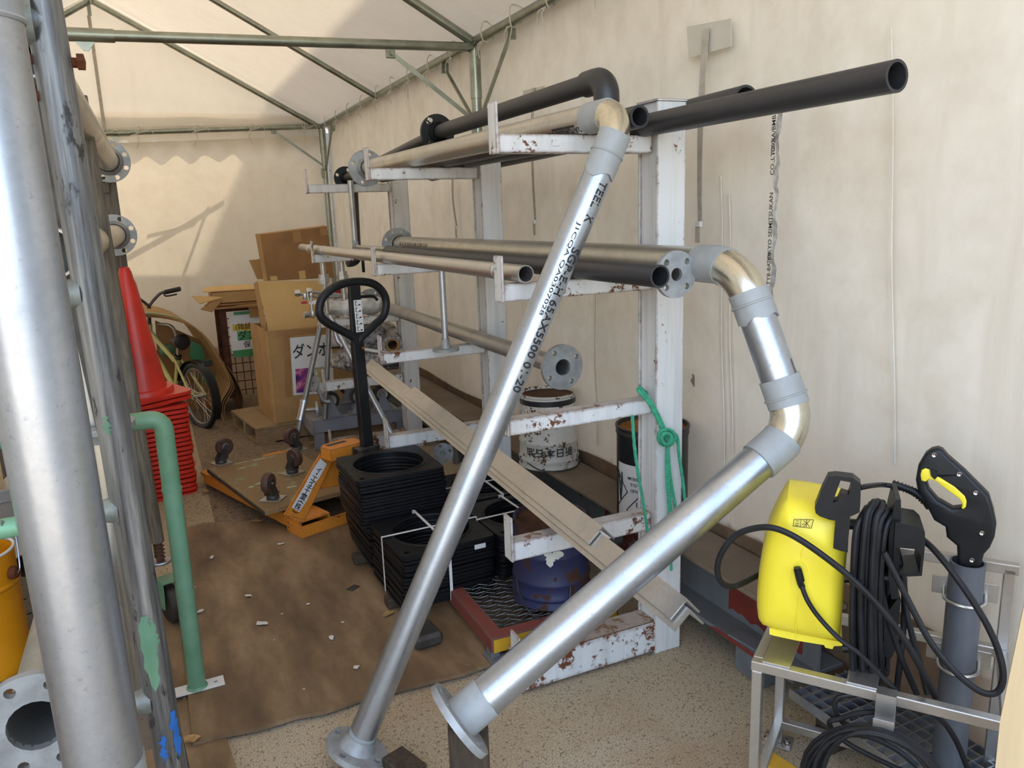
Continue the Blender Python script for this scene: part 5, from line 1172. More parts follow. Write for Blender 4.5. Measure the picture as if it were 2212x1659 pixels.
def fixed_caster(px, y, yaw):
    b = at(px, 880, y=y); b.z = zc_ + .0435; r_ = .060; w_ = .042; n = Z; u = rotz(yaw) @ V((1, 0, 0)); v = rotz(yaw) @ V((0, 1, 0)); H_ = .17
    pl = obj('caster', MB().box(b + Z * .003, (.14, .11, .006), mat3(u, v, n), .001), M['dolly_grey'], cf); fk = MB()
    for s_ in (-1, 1):
        fk.prism([[(-.062, 0), (.062, 0), (.022, .085), (.016, H_ - r_), (0, H_ - r_ + .018), (-.016, H_ - r_), (-.022, .085)]], .005, b + Z * .004 + v * (s_ * (w_/2 + .008) - .0025), mat3(u, n, u.cross(n)) if False else mat3(u, n, v))
    obj('caster_fork', fk, M['dolly_grey'], pl); c = b + Z * (H_ - r_ + .004)
    obj('wheel', MB().lathe([(r_*.62, -w_/2), (r_*.94, -w_/2), (r_, -w_/2+.006), (r_, w_/2-.006), (r_*.94, w_/2), (r_*.62, w_/2)], c, v, 28), M['wheel'], pl)
    h_ = MB().lathe([(0, -w_/2+.004), (r_*.4, -w_/2+.004), (r_*.64, -w_/2+.001), (r_*.64, w_/2-.001), (0, w_/2-.004)], c, v, 22); h_.tube([c - v*(w_/2+.016), c + v*(w_/2+.016)], .009, 8); obj('hub', h_, M['galv_dull'], pl)
fixed_caster(714, fy, .1); fixed_caster(776, fy + .02, -.1) ; fixed_caster(826, fy, .0); fixed_caster(752, fy + .38, .15)
# ---------------------------------------------------------------- loose pipe pieces leaning by the far post
def simple_pipe(name, label, pts, r, m, rad=.05, n=14, ri=None, cat='pipe', group=None): 
    t = pipe_thing(name, label, pts, r, M[m], ri, n, rad, group); return t
ya = 4.62
t = simple_pipe('tee_pipe', 'grey steel pipe with a flanged tee leaning before the carton', [at(695, 690, y=ya + .1), at(643, 938, y=ya - .02)], .0165, 'pipe_grey')
tq = at(653, 886, y=ya); du = (at(695, 690, y=ya + .1) - at(643, 938, y=ya - .02)).normalized()
obj('tee', MB().tube([tq - du * .055, tq + du * .055], .0215, 14), M['fitting'], t); obj('tee_branch', MB().tube([tq, at(684, 884, y=ya)], .0125, 12), M['fitting'], t)
obj('flange', flange_mesh(at(687, 884, y=ya), (1, -.15, 0), .050, .014, 0, 4, .006, .038), M['flange'], t)
for q in (-.055, .055): obj('collar', sleeve(tq + du * (q - .006), tq + du * (q + .006), .0245, 16), M['galv'], t)
simple_pipe('steel_pipe', 'short grey pipe leaning upright before the paper sign', [at(711, 700, y=4.9), at(702, 905, y=4.86)], .0165, 'pipe_grey')
t = simple_pipe('steel_pipe', 'bright bent pipe with a crook behind the pallet truck handle', [at(687, 676, y=4.5), at(716, 688, y=4.52), at(731, 742, y=4.5), at(760, 752, y=4.45), at(838, 764, y=4.3)], .0150, 'galv', [.03, .05, .05])
obj('collar', sleeve(at(738, 747, y=4.48), at(741, 748, y=4.475), .0185, 16), M['galv'], t)
simple_pipe('steel_pipe', 'bright straight pipe slanting down behind the pallet truck handle', [at(713, 682, y=4.45), at(846, 938, y=4.1)], .0155, 'galv', ri=.013)
t = simple_pipe('flanged_elbow', 'small bright flanged elbow hanging at the far rack arm', [at(679, 832, y=4.66), at(690, 846, y=4.66), at(697, 868, y=4.66), at(712, 868, y=4.66)], .014, 'galv', [.03, .03])
obj('flange', flange_mesh(at(676, 829, y=4.66), (-.9, -.45, .2), .047, .012, .012, 4, .006, .036), M['flange'], t)
# uprights with unions
for i, (px, top, lab) in enumerate(((703, 556, 'left one of two grey pipe uprights with union nuts on the far arm'), (743, 548, 'right one of two grey pipe uprights with union nuts on the far arm'))):
    y = 4.78; a, b = at(px - 4, top, y=y), at(px + 5, 700, y=y); b.z = .879; a.x = b.x; t = thing('union_pipe', lab, 'pipe', b, 'pipe uprights with unions')
    obj('pipe', MB().tube([b, a], .0175, 14), M['fitting'], t); L = (a - b).length
    for k, (f0, f1, r_) in enumerate(((.0, .10, .026), (.30, .36, .026), (.56, .72, .031), (.60, .66, .037))): obj('union_nut' if k > 1 else 'socket', MB().lathe([(.017, f0*L), (r_, f0*L), (r_, f1*L), (.017, f1*L)], b, (a - b), 8 if k > 1 else 16), M['fitting'], t)
rb = at(728, 632, y=4.85); tag(obj('red_fitting', MB().box((rb.x, rb.y, rb.z), (.10, .05, .06), rotz(.2), .008), M['valve_red']), 'dark red fitting between the two pipe uprights', 'fitting')
# valve assembly with red levers
va = thing('valve_assembly', 'small pipe and valve assembly with a red lever beside the loop handle', 'valve assembly', at(675, 690, y=4.55)); yv = 4.55
vp = lambda px, py, y=yv: at(px, py, y=y)
for pts, r in (([(641, 633), (662, 637), (690, 641), (735, 640)], .010), ([(668, 629), (690, 632), (740, 638)], .010), ([(671, 630), (672, 650), (675, 676)], .010), ([(675, 676), (677, 684), (664, 680)], .011), ([(657, 636), (658, 648)], .008)):
    obj('pipe', MB().tube([vp(*p) for p in pts], r, 10), M['fitting'], va)
for px, py, d in ((643, 633, (1, 0, 0)), (662, 680, (1, .3, 0)), (668, 629, (1, 0, 0))): obj('end_fitting', MB().lathe([(0, -.018), (.017, -.018), (.019, -.006), (.019, .012), (0, .014)], vp(px, py), d, 8), M['fitting'], va)
for px, py in ((672, 636), (676, 678), (659, 640)): obj('elbow', MB().lathe([(0, -.02), (.015, -.016), (.018, 0), (.015, .016), (0, .02)], vp(px, py), (0, 0, 1), 12), M['fitting'], va)
obj('lever', MB().bar(vp(651, 654), vp(664, 653), .012, .014, Z, .003), M['valve_red'], va)
obj('tag', quad_slab([vp(666, 652, 4.53), vp(684, 648, 4.53), vp(686, 656, 4.53), vp(670, 658, 4.53)], .001, (0, 1, 0)), M['paper'], va)
obj('cable_tie', MB().tube(smooth_path([vp(664, 630, 4.53), vp(666, 645, 4.52), vp(672, 655, 4.53)], 4), .0025, 5), M['strap_white'], va)
# ---------------------------------------------------------------- bags and wrapped bundles on the far arms
def blob(name, label, c, s, m, cat, seed, amp=.16, sub=4, flat=.0):
    bm = bmesh.new(); bmesh.ops.create_icosphere(bm, subdivisions=sub, radius=1.0); mb = MB(); c = V(c)
    for w in bm.verts:
        d = w.co.normalized(); n = noise.noise(d * 1.7 + V((seed, 0, 0))) * amp + abs(noise.noise(d * 4.5 + V((0, seed, 0)))) * amp * .6 + noise.noise(d * 11 + V((0, 0, seed))) * amp * .18
        p = V((d.x * s[0], d.y * s[1], d.z * s[2])) * (1 + n)
        if p.z < -s[2] * .8: p.z = -s[2] * .8
        w.co = c + p
    bm.verts.index_update(); mb.add([w.co.copy() for w in bm.verts], [[w.index for w in f.verts] for f in bm.faces]); bm.free()
    return tag(obj(name, mb, M[m], None, 60), label, cat)
p = at(775, 686, y=4.80); blob('plastic_bag', 'crumpled white plastic bag on the far rack arm behind the loop handle', (p.x, 4.86, .872 + .058), (.19, .14, .068), 'plastic_film', 'plastic bag', 1.3, .18)
p = at(800, 740, y=4.9); blob('wrapped_bundle', 'film-wrapped bundle under the white bag behind the pallet truck handle', (p.x + .02, 5.0, .70), (.19, .16, .11), 'film_dark', 'wrapped bundle', 4.2, .14)
p = at(800, 800, y=4.9); blob('wrapped_bundle', 'lower film-wrapped bundle lying on the far arm beside the angle bars', (p.x + .05, 4.95, .575), (.28, .17, .105), 'film_dark', 'wrapped bundle', 7.7, .14)
p = at(722, 775, y=5.0); blob('plastic_bag', 'small clear plastic bag beside the tall carton', (p.x + .06, 5.05, .72), (.09, .07, .08), 'plastic_film', 'plastic bag', 9.1, .25, 3)
ry = 4.62; rc = at(848, 745, y=ry); t = thing('wrapped_roll', 'film-wrapped pipe insulation roll with an open end on the third shelf', 'roll', (rc.x, ry, .5)); dr_ = V((.25, .97, .0)).normalized()
obj('roll', MB().tube([rc - dr_ * .02, rc + dr_ * .30], .062, 22, .045), M['film_dark'], t); obj('core', MB().tube([rc - dr_ * .005, rc + dr_ * .31], .043, 20, .030), M['card'], t)
# ---------------------------------------------------------------- left foreground: standing pipe and scaffold frames
def vline(px0, py0, px1, py1, y): return at(px0, py0, y=y), at(px1, py1, y=y)
a, b = vline(218, 1600, 20, 480, 1.22); d = (b - a).normalized(); lo = a - d * (a.z / d.z) + d * .001; hi = b + d * .85
t = thing('standing_pipe', 'thick galvanised pipe standing upright in the left foreground', 'pipe', (lo.x, lo.y, 0))
rB = .0545; obj('pipe', MB().tube([lo, hi], rB, 40, rB - .005), M['galv'], t)
zq = at(10, 45, y=1.22); k_ = lo + d * ((zq.z - lo.z) / d.z); obj('weld_bead', MB().tube([k_ + (frame_of(d)[0]*math.cos(2*PI*k/28) + frame_of(d)[1]*math.sin(2*PI*k/28)) * rB for k in range(28)], .004, 6, closed=True), M['zinc'], t)
obj('paint_band', sleeve(k_, k_ + d * .10, rB + .0012, 40), M['zinc'], t); zq = at(250, 1640, y=1.22); k_ = lo + d * ((zq.z - lo.z) / d.z); obj('paint_band', sleeve(k_, k_ - d * .12, rB + .0012, 40, .012, 9), M['zinc'], t)
# ladder-like frame, its right rail close to the camera
a, b = vline(371, 1659, 91, 0, 1.42); d = (b - a).normalized(); lo = a - d * (a.z / d.z) + d * .001; hi = b + d * .30
t = thing('scaffolding', 'weathered grey scaffold frame with patches of green and blue paint at the left', 'scaffold frame', (lo.x, lo.y, 0)); rs_ = .0262
obj('rail', MB().tube([lo, hi], rs_, 28, rs_ - .003), M['pole_green'], t)
def on_rail(py, d=d, lo=lo):
    z = at(250, py, y=1.42).z; return lo + d * ((z - lo.z) / d.z)
sx_dir = V((-1, -.02, 0))
lrail = lo + sx_dir * .62
obj('rail', MB().tube([lrail, lrail + (hi - lo)], rs_, 20, rs_ - .003), M['pole_green'], t)
for py, r_, m, L_r in ((58, .0265, 'pole_green', .62), (628, .018, 'teal_worn', .62), (1100, .0165, 'teal_worn', .62), (1530, .0175, 'teal_worn', .075)):
    p = on_rail(py); rg = obj('rung', MB().tube([p, p + sx_dir * L_r], r_, 16), M[m], t)
    obj('weld_joint', MB().tube([p + sx_dir * .015, p + sx_dir * .034, p + sx_dir * .055], [r_ * 1.45, r_ * 1.2, r_ * 1.02], 16), M['teal_weld'], rg)
for py in (137, 212):
    p = on_rail(py); bl = MB().tube([p + V((-.055, 0, .002)), p + V((.040 if py < 200 else .0, 0, -.002))], .0075, 10)
    if py < 200:
        for s_ in (-.046, .033): bl.lathe([(0, 0), (.0125, 0), (.0125, .010), (0, .012)], p + V((s_, 0, 0)), (1 if s_ > 0 else -1, 0, 0), 6)
    obj('bolt', bl, M['rust'], t)
bp_ = on_rail(1600); obj('paint_patch', sleeve(on_rail(1545), on_rail(1650), rs_ + .0008, 24, .012, 21), M['blue_paint'], t) if False else None
def patch(py0, py1, a0, a1, m, seed):
    rnd = random.Random(seed); u, v, w = frame_of(d); n = 9; L = [];
    p0, p1 = on_rail(py0), on_rail(py1); view = (CAM - p0); view -= d * view.dot(d); view.normalize(); e2 = d.cross(view)
    mb = MB(); rows = 12; vs = []
    for i in range(rows + 1):
        q = i / rows; wob0, wob1 = rnd.uniform(-.16, .16), rnd.uniform(-.16, .16); taper = math.sin(PI * min(1, max(.05, q))) ** .35
        for j in range(7):
            aa = a0 + wob0 + (a1 + wob1 - a0 - wob0) * (.5 + (j/6 - .5) * taper); vs.append(p0.lerp(p1, q) + (view * math.cos(aa) + e2 * math.sin(aa)) * (rs_ + .0009))
    mb.add(vs, [(i*7+j, i*7+j+1, (i+1)*7+j+1, (i+1)*7+j) for i in range(rows) for j in range(6)]); obj('paint_patch', mb, M[m], t)
patch(1555, 1659, .35, .95, 'blue_paint', 3); patch(1600, 1659, -.5, -.1, 'blue_paint', 5); patch(1330, 1500, -.6, .25, 'green_paint', 6); patch(1340, 1420, .1, .5, 'green_paint', 7); patch(890, 930, -.55, -.2, 'green_paint', 8)
# second frame leg on a caster
a, b = vline(341, 1170, 172, 207, 2.97); d3 = (b - a).normalized(); t = thing('rolling_scaffold', 'weathered scaffold leg on a green caster behind the grey frame', 'scaffold frame', (a.x, a.y, 0))
obj('leg', MB().tube([a, b], .0225, 20, .019), M['pole_wood'], t); obj('leg_pin', MB().tube([b - d3 * .05 + V((-.03, -.001, 0)), b - d3 * .05 + V((.026, -.001, 0))], .005, 8), M['steel_dark'], t)
zz = at(230, 290, y=2.97).z; k_ = a + d3 * ((zz - a.z) / d3.z); obj('sleeve', sleeve(k_, k_ + d3 * .02, .0255, 16), M['pole_wood'], t)
bs = MB().tube([a, a - V((0, 0, .07))], .0135, 12); 
obj('jack_screw', bs, M['rust'], t); spz = [a + V((.017*math.cos(q*.9), .017*math.sin(q*.9), -.004 - q*.0021)) for q in range(30)]; obj('spring', MB().tube(spz, .003, 6), M['steel_dark'], t)
cc = a - V((0, 0, .072)); obj('jack_plate', MB().lathe([(0, 0), (.036, 0), (.038, -.004), (.036, -.010), (0, -.011)], cc, (0, 0, 1), 24), M['galv'], t)
wr = .072; wcn = V((cc.x + .015, cc.y - .005, wr + .012)); wax = V((1, .35, 0)).normalized(); uu = V((-wax.y, wax.x, 0))
fk = MB()
for s_ in (-1, 1): fk.prism([[(-.03, .095), (.03, .095), (.03, .06), (.018, -.012), (-.018, -.012), (-.03, .06)]], .005, wcn + wax * (s_ * .030) - wax * .0025, mat3(uu, Z, uu.cross(Z)))
fk.box(wcn + Z * .096, (.066, .07, .008), mat3(wax, uu, Z)); fko = obj('caster_fork', fk, M['green_paint'], t)
obj('wheel', MB().lathe([(0, -.018), (wr*.9, -.02), (wr, -.014), (wr, .014), (wr*.9, .02), (0, .018)], wcn, wax, 30), M['wheel'], fko)
# leaning poles between
a, b = at(62, 190, y=1.85), at(152, 590, y=1.85); d5 = (a - b).normalized(); lo5 = b - d5 * (b.z / d5.z - .001); t = thing('leaning_bar', 'dark flat bar with green paint leaning between the thick pipe and the scaffold frame', 'bar', (lo5.x, lo5.y, 0)); obj('bar', MB().bar(lo5, a + d5 * .05, .034, .008, (0, 1, 0), .001), M['steel_dark'], t)
a, b = at(42, 130, y=2.25), at(112, 470, y=2.25); d6 = (a - b).normalized(); lo6 = b - d6 * (b.z / d6.z - .001); tag(obj('leaning_pipe', MB().tube([lo6, a + d6 * .5], .024, 18), M['galv_dull']), 'slim galvanised pole leaning just right of the thick pipe', 'pipe')
# ---------------------------------------------------------------- stored pipes behind the frames
yq = 4.60
lr = thing('timber_rack', 'old timber rack upright carrying flanged pipes at the left of the tent', 'rack', at(262, 700, z=0) if False else (at(240, 430, y=yq + .12).x, yq + .12, 0))
px_ = at(240, 430, y=yq + .12).x; obj('upright', MB().box((px_, yq + .12, .86), (.07, .05, 1.72), None, .004), M['pole_wood'], lr)
for z in (1.35, 1.66, .9): obj('crossbar', MB().box((px_ - .34, yq + .09, z), (.68, .04, .05), None, .003), M['pole_wood'], lr)
obj('upright', MB().box((px_ - .66, yq + .12, .86), (.07, .05, 1.72), None, .004), M['pole_wood'], lr)
obj('upright', MB().box((px_ - .66, 2.5, .86), (.07, .05, 1.72), None, .004), M['pole_wood'], lr); 
for z in (1.35, 1.66): obj('crossbar', MB().box((px_ - .36, 2.5, z), (.62, .04, .05), None, .003), M['pole_wood'], lr)
for i, (px, py, lab) in enumerate(((233, 348, 'upper flanged pipe pointing to the back on the side rack'), (248, 508, 'lower flanged pipe pointing to the back on the side rack'))):
    c = at(px, py, y=yq); t = thing('flanged_pipe', lab, 'pipe', (c.x, c.y, c.z - .06), 'flanged pipes on the side rack')
    obj('pipe', MB().tube([(c.x - .03, 1.75, c.z - .01), c], .052, 28, .047), M['galv_warm'], t)
    obj('flange', flange_mesh(c + V((0, .012, 0)), (0, 1, 0), .106, .016, .05, 8, .012, .087, .058, .035, PI / 8), M['flange'], t)
c = at(79, 1568, d=1.46); t = thing('flanged_pipe', 'flanged pipe at the lower left with its open eight-hole flange facing forward', 'pipe', (c.x, c.y + 1.0, c.z - .1))
obj('pipe', MB().tube([c + V((0, .01, 0)), (c.x, 3.6, c.z)], .055, 28, .050), M['galv_dull'], t); obj('flange', flange_mesh(c, (0, -1, 0), .105, .018, .050, 8, .0105, .0835, .060, .03, PI / 8), M['flange'], t)
for y in (1.75, 3.3):
    tag(obj('trestle', MB().box((c.x, y, (c.z - .056) / 2), (.16, .06, c.z - .058), None, .004), M['wood_dark']), ['timber prop under the near part of the lower left pipe', 'timber prop under the far part of the lower left pipe'][y > 2], 'timber prop')
c2 = at(212, 914, y=2.25); t = thing('standing_pipe', 'short pale pipe standing upright with a flange on top behind the scaffold frame', 'pipe', (c2.x, c2.y, 0))
obj('pipe', MB().tube([(c2.x, c2.y, .001), c2 - V((0, 0, .01))], .047, 26, .042), M['galv_warm'], t); obj('flange', flange_mesh(c2, (0, 0, 1), .088, .016, .044, 4, .010, .071, .05, .02, 2.2), M['flange'], t)
c = at(14, 1108, y=3.35); t = thing('flanged_pipe', 'pipe end with a grey flange behind the amber pail', 'pipe', (c.x, c.y, c.z - .06)); obj('flange', flange_mesh(c, (.35, -1, 0), .088, .018, .04, 4, .01, .07, .05, .03), M['flange'], t); obj('pipe', MB().tube([c, c + V((-.35, 1, 0)) * .8], .044, 22), M['galv_dull'], t)
c = at(58, 1222, y=3.05); t = thing('open_pipe', 'dark open pipe end lying behind the amber pail', 'pipe', (c.x, c.y, c.z - .05)); obj('pipe', MB().tube([c, (c.x - .18, c.y + 1.1, c.z)], .046, 24, .042), M['galv_dull'], t)
# perforated plank
c = at(75, 1340, z=.05); t = thing('scaffold_plank', 'perforated steel plank on the floor beside the amber pail', 'plank', (c.x, c.y, .01)); hl = [circ(.009, 8, .05 * ((k % 3) - 1), -.62 + .05 * k) for k in range(25)]
obj('deck', MB().prism([[(-.11, -.7), (.11, -.7), (.11, .7), (-.11, .7)]] + hl, .004, (c.x + .02, c.y + .1, .046), rotz(.22)), M['pole_wood'], t)
for s_ in (-1, 1): obj('edge', MB().box(V((c.x + .02, c.y + .1, .029)) + rotz(.22) @ V((s_ * .108, 0, 0)), (.005, 1.4, .038), rotz(.22)), M['pole_wood'], t)
# amber pail
c = at(60, 1432, z=.02); R_p = .138; pc = V((c.x - R_p * .93, c.y + .05, .012)); hp = at(27, 1178, y=pc.y).z - .012
t = thing('amber_pail', 'amber yellow open pail with a wire handle at the left edge', 'pail', pc)
obj('body', MB().lathe([(0, 0), (R_p, 0), (R_p + .003, .008), (R_p, .02), (R_p, hp * .70), (R_p + .006, hp*.72), (R_p + .006, hp*.735), (R_p, hp*.75), (R_p + .002, hp - .01), (R_p - .004, hp - .006), (R_p - .006, .02), (0, .016)], pc, (0, 0, 1), 40), M['pail_yellow'], t)
obj('rim', MB().tube([pc + V(((R_p + .001)*math.cos(2*PI*k/40), (R_p + .001)*math.sin(2*PI*k/40), hp)) for k in range(40)], .005, 8, closed=True), M['paper'], t)
ea = pc + V((R_p * .93, -R_p * .38, hp * .82)); obj('handle_ear', MB().lathe([(0, 0), (.022, 0), (.022, .012), (.018, .022), (0, .024)], ea, (.93, -.38, 0), 16), M['rust'], t)
obj('handle', MB().tube(smooth_path([ea + V((.02, -.01, 0)), ea + V((.03, -.01, .03)), ea + V((.015, .05, .15)), ea + V((-.06, .02, .18)), ea + V((-.2, -.05, .17))], 5), .0028, 6), M['galv'], t)
# ---------------------------------------------------------------- green guard rails
def guard(x0, y, x1, h, label, foot_dx, r=.0265):
    t = thing('guard_rail', label, 'guard rail', (x0, y, 0))
    path = rounded([(x0, y, .028), (x0 + .004, y, h), (x1, y, h - .003), (x1, y, .028)], .034, 6); obj('hoop', MB().tube(path, r, 20), M['green_paint'], t)
    obj('collar', sleeve((x0 + .003, y, h * .755), (x0 + .003, y, h * .765), r + .0025, 20), M['green_paint'], t)
    for x in (x0, x1):
        pl = obj('foot_plate', MB().prism([[(-.15, -.025), (.085, -.025), (.085, .025), (-.15, .025)], circ(.007, 10, .06, 0), circ(.007, 10, -.12, 0)], .006, (x + foot_dx, y, .0235), rotz(.03)), M['paper'], t)
        obj('weld_collar', MB().lathe([(r + .006, 0), (r + .001, .008)], (x, y, .0295), (0, 0, 1), 20), M['green_paint'], pl)
g = at(427, 1488, z=.02); gt = at(343, 905, y=g.y).z; guard(g.x, g.y, g.x - .95, gt, 'green tube guard rail with white foot plates, the nearer of two', -.005)
g2 = at(268, 1275, z=.02); guard(g2.x, g2.y, g2.x - .9, .80, 'green tube guard rail standing behind the scaffold caster', .13)
# crumpled sheet bundle between the poles
p = at(165, 775, y=4.15); blob('sheet_bundle', 'dirty crumpled plastic sheet bundle behind the scaffold poles', (p.x - .03, 4.25, .82), (.17, .22, .36), 'tarp', 'sheet bundle', 2.2, .22)
tag(obj('bundle_stand', MB().box((p.x - .05, 4.25, .25), (.28, .3, .49), None, .01), M['wood_dark']), 'dark crate under the crumpled sheet bundle', 'crate')
tag(obj('steel_pipe', MB().tube([at(120, 776, y=3.75), at(190, 774, y=3.75) + V((0, 0, .0))], .014, 12), M['galv_dull']), 'short horizontal pipe crossing before the crumpled sheet bundle', 'pipe')
p = at(68, 140, y=3.9); tag(obj('timber_piece', MB().box((p.x, p.y, p.z), (.10, .3, .07), rotz(.1), .003), M['wood']), 'orange-brown timber piece high up behind the scaffold frame', 'timber')
# ---------------------------------------------------------------- stainless stand at the right
HS = .42
sa = at(1622, 1428, z=HS); sb = at(2195, 1568, z=HS); us = (sb - sa).normalized(); Ls = (sb - sa).length; vs_ = V((-us.y, us.x, 0)); Ws = .315; SM = mat3(us, vs_, Z)
stn = thing('washer_stand', 'welded stainless square tube stand carrying the pressure washer', 'stand', ((sa.x + sb.x) / 2 + vs_.x * .15, (sa.y + sb.y) / 2 + vs_.y * .15, 0))
def SP(a, b, z): return V((sa.x, sa.y, 0)) + us * a + vs_ * b + V((0, 0, z))
sq_ = .024
def sbar(nm, p, q, w=sq_, h=sq_, m='stainless'): return obj(nm, MB().bar(p, q, w, h, Z if abs((V(q) - V(p)).normalized().z) < .9 else us, .0018), M[m], stn)
zt_ = HS - sq_ / 2
sbar('rail', SP(0, .012, zt_), SP(Ls, .012, zt_)); sbar('rail', SP(0, Ws, zt_), SP(Ls, Ws, zt_)); sbar('rail', SP(.012, .024, zt_), SP(.012, Ws - .012, zt_)); sbar('rail', SP(Ls - .012, .024, zt_), SP(Ls - .012, Ws - .012, zt_))
for a, b, top in ((.014, .012, zt_ - .012), (Ls - .014, .012, zt_ - .012), (.014, Ws, zt_ - .012), (Ls - .014, Ws, .62)):
    lg_ = sbar('leg', SP(a, b, .006), SP(a, b, top)); fp = obj('foot_plate', MB().box(SP(a, b, .003), (.075, .06, .006), SM, .001), M['stainless_dull'], stn)
    for s_ in (-1, 1): obj('anchor_bolt', MB().lathe([(.011, .006), (.011, .012), (.008, .013), (.0045, .013), (.0045, .024), (0, .025)], SP(a + s_ * .026, b - .012, 0), (0, 0, 1), 6), M['chrome'], fp)
sbar('rail', SP(.02, Ws, .06), SP(Ls - .02, Ws, .06)); sbar('rail', SP(.014, .02, .06), SP(.014, Ws - .01, .06))
for a in (.055, .235): obj('support_plate', MB().box(SP(a, Ws/2 + .01, HS + .002), (.062, Ws + .01, .004), SM, .0008), M['stainless'], stn)
hk = MB().box(SP(.285, -.006, HS - .032), (.040, .004, .068), SM, .0008); hk.box(SP(.285, .006, HS + .001), (.040, .03, .003), SM); hk.box(SP(.285, -.028, HS - .066), (.040, .045, .004), SM); hk.box(SP(.285, -.05, HS - .05), (.04, .004, .035), SM); obj('coil_hook', hk, M['stainless'], stn)
bp0 = SP(0, Ws, 0)
def BK(px, py, off=0.0): return atp(px, py, bp0 + vs_ * off, vs_)
ur0, ur1 = BK(1985, 1210), BK(2172, 1240); zu = (ur0.z + ur1.z) / 2; a0_ = (ur0 - bp0).dot(us); 
obj('rail', MB().bar(SP(a0_ - .10, Ws, .62), SP(Ls + .004, Ws, .62), sq_, sq_, Z, .0018), M['stainless'], stn); sbar('leg', SP(a0_ - .09, Ws, zt_), SP(a0_ - .09, Ws, .61))
# grey holder tube with U bolts
tc_ = BK(2088, 1240, -.052); rt_ = .0365
tx, ty = tc_.x, tc_.y; ttop = BK(2090, 1213, -.052).z
hold = thing('holder_tube', 'grey plastic tube clamped upright to the stand, holding the spray gun', 'tube', (tx, ty, .02)); obj('tube', MB().tube([(tx, ty, .10), (tx, ty, ttop)], rt_, 30, rt_ - .004), M['pvc_light'], hold)
for py in (1292, 1432):
    zc2 = at(2088, py, y=ty).z; brk = obj('clamp_plate', MB().box(V((tx, ty, zc2 + .008)) + vs_ * .040, (.135, .004, .045), SM, .001), M['stainless_dull'], hold)
    P = [V((tx, ty, zc2)) + vs_ * .055 - us * .043] + [V((tx, ty, zc2)) + (us * math.cos(q) + vs_ * math.sin(q)) * .0415 for q in [PI + PI * k / 14 for k in range(15)]] + [V((tx, ty, zc2)) + vs_ * .055 + us * .043]
    obj('u_bolt', MB().tube(P, .0042, 10), M['stainless'], brk)
# steel grating lying inside the stand and behind
gr = thing('steel_grating', 'galvanised grating panel lying low behind the washer stand', 'grating', (1.6, 1.1, .06)); 
bars = MB()
gx_ = lambda a, b, z=.11: V((1.49 + a, .84 + b, z))
for k in range(8): bars.bar(gx_(k * .034, 0), gx_(k * .034, .62), .004, .024, Z)
for k in range(19): bars.bar(gx_(0, k * .034), gx_(.24, k * .034), .004, .022, Z)
obj('grid', bars, M['galv'], gr, kind='stuff'); 
obj('rim', MB().bar(gx_(-.002, -.004), gx_(-.002, .624), .004, .028, Z), M['galv'], gr)
for k in range(2): tag(obj('timber_bearer', MB().box((1.61, .95 + .4 * k, .048), (.22, .06, .094), None, .003), M['wood_dark']), ['dark timber bearer under the near end of the grating', 'dark timber bearer under the far end of the grating'][k], 'timber bearer')
# ---------------------------------------------------------------- yellow pressure washer
z7 = lambda x, y: (1500 + x * .4576, 900 + y * .4575)
wd = 1.66                                    # distance of the washer's front face from the camera
face_n = (CAM - at(1730, 1250, d=wd)); face_n.z = 0; face_n.normalize(); fx = V((-face_n.y, face_n.x, 0)); fp0 = SP(.15, .06, HS)
def WP(x, y, off=0.0): return atp(*z7(x, y), fp0 + face_n * off, face_n)
washer = thing('pressure_washer', 'yellow pressure washer with black carrying handle on the stainless stand', 'pressure washer', (fp0.x, fp0.y, HS + .004))
def front_loft(outline, depth, front_in, back_in, mid=None):
    """closed body from an outline seen from the front, rounded towards front and back"""
    c = sum(outline, V((0, 0, 0))) / len(outline); n = len(outline); rings = []
    for off, sc in ((.014, .12), (.013, .3), (.010, .5), (.005, .68), (-.002, .80), (-.010, .89), (-.022, .955), (-.040, .99), (-.06, 1.0), (-depth + .04, 1.0), (-depth + .012, .97), (-depth, .9)):
        rings.append([c + (p - c) * sc + face_n * off for p in outline])
    vs2 = [p for r in rings for p in r]; fs2 = []
    for i in range(len(rings) - 1):
        for k in range(n): fs2.append((i*n+k, i*n+(k+1) % n, (i+1)*n+(k+1) % n, (i+1)*n+k))
    b = len(vs2); vs2 += [c + face_n * .0145, c - face_n * (depth + .002)]
    for k in range(n): fs2.append((b, (k+1) % n, k)); e = (len(rings)-1)*n; fs2.append((b+1, e+k, e+(k+1) % n))
    return MB().add(vs2, fs2)
ol = [(437, 409), (520, 424), (640, 446), (745, 472), (738, 560), (728, 650), (716, 780), (704, 940), (694, 1060), (680, 1092), (600, 1084), (490, 1064), (380, 1038), (312, 1015), (294, 990), (287, 930), (288, 860), (298, 760), (314, 670), (336, 590), (372, 510), (412, 435)]
body = [WP(*p) for p in ol][::-1]
obj('body', front_loft(body, .20, .90, .93), M['yellow'], washer, 50)
ft = [(352, 1018), (700, 1088), (700, 1104), (660, 1105), (652, 1120), (618, 1112), (612, 1100), (480, 1078), (378, 1056), (352, 1048)]; fl_ = [WP(*p) for p in ft]
obj('foot', MB().prism([[((p - fp0).dot(fx), p.z) for p in fl_]], .17, V((fp0.x, fp0.y, 0)) - face_n * .19, mat3(fx, Z, face_n)), M['yellow'], washer)
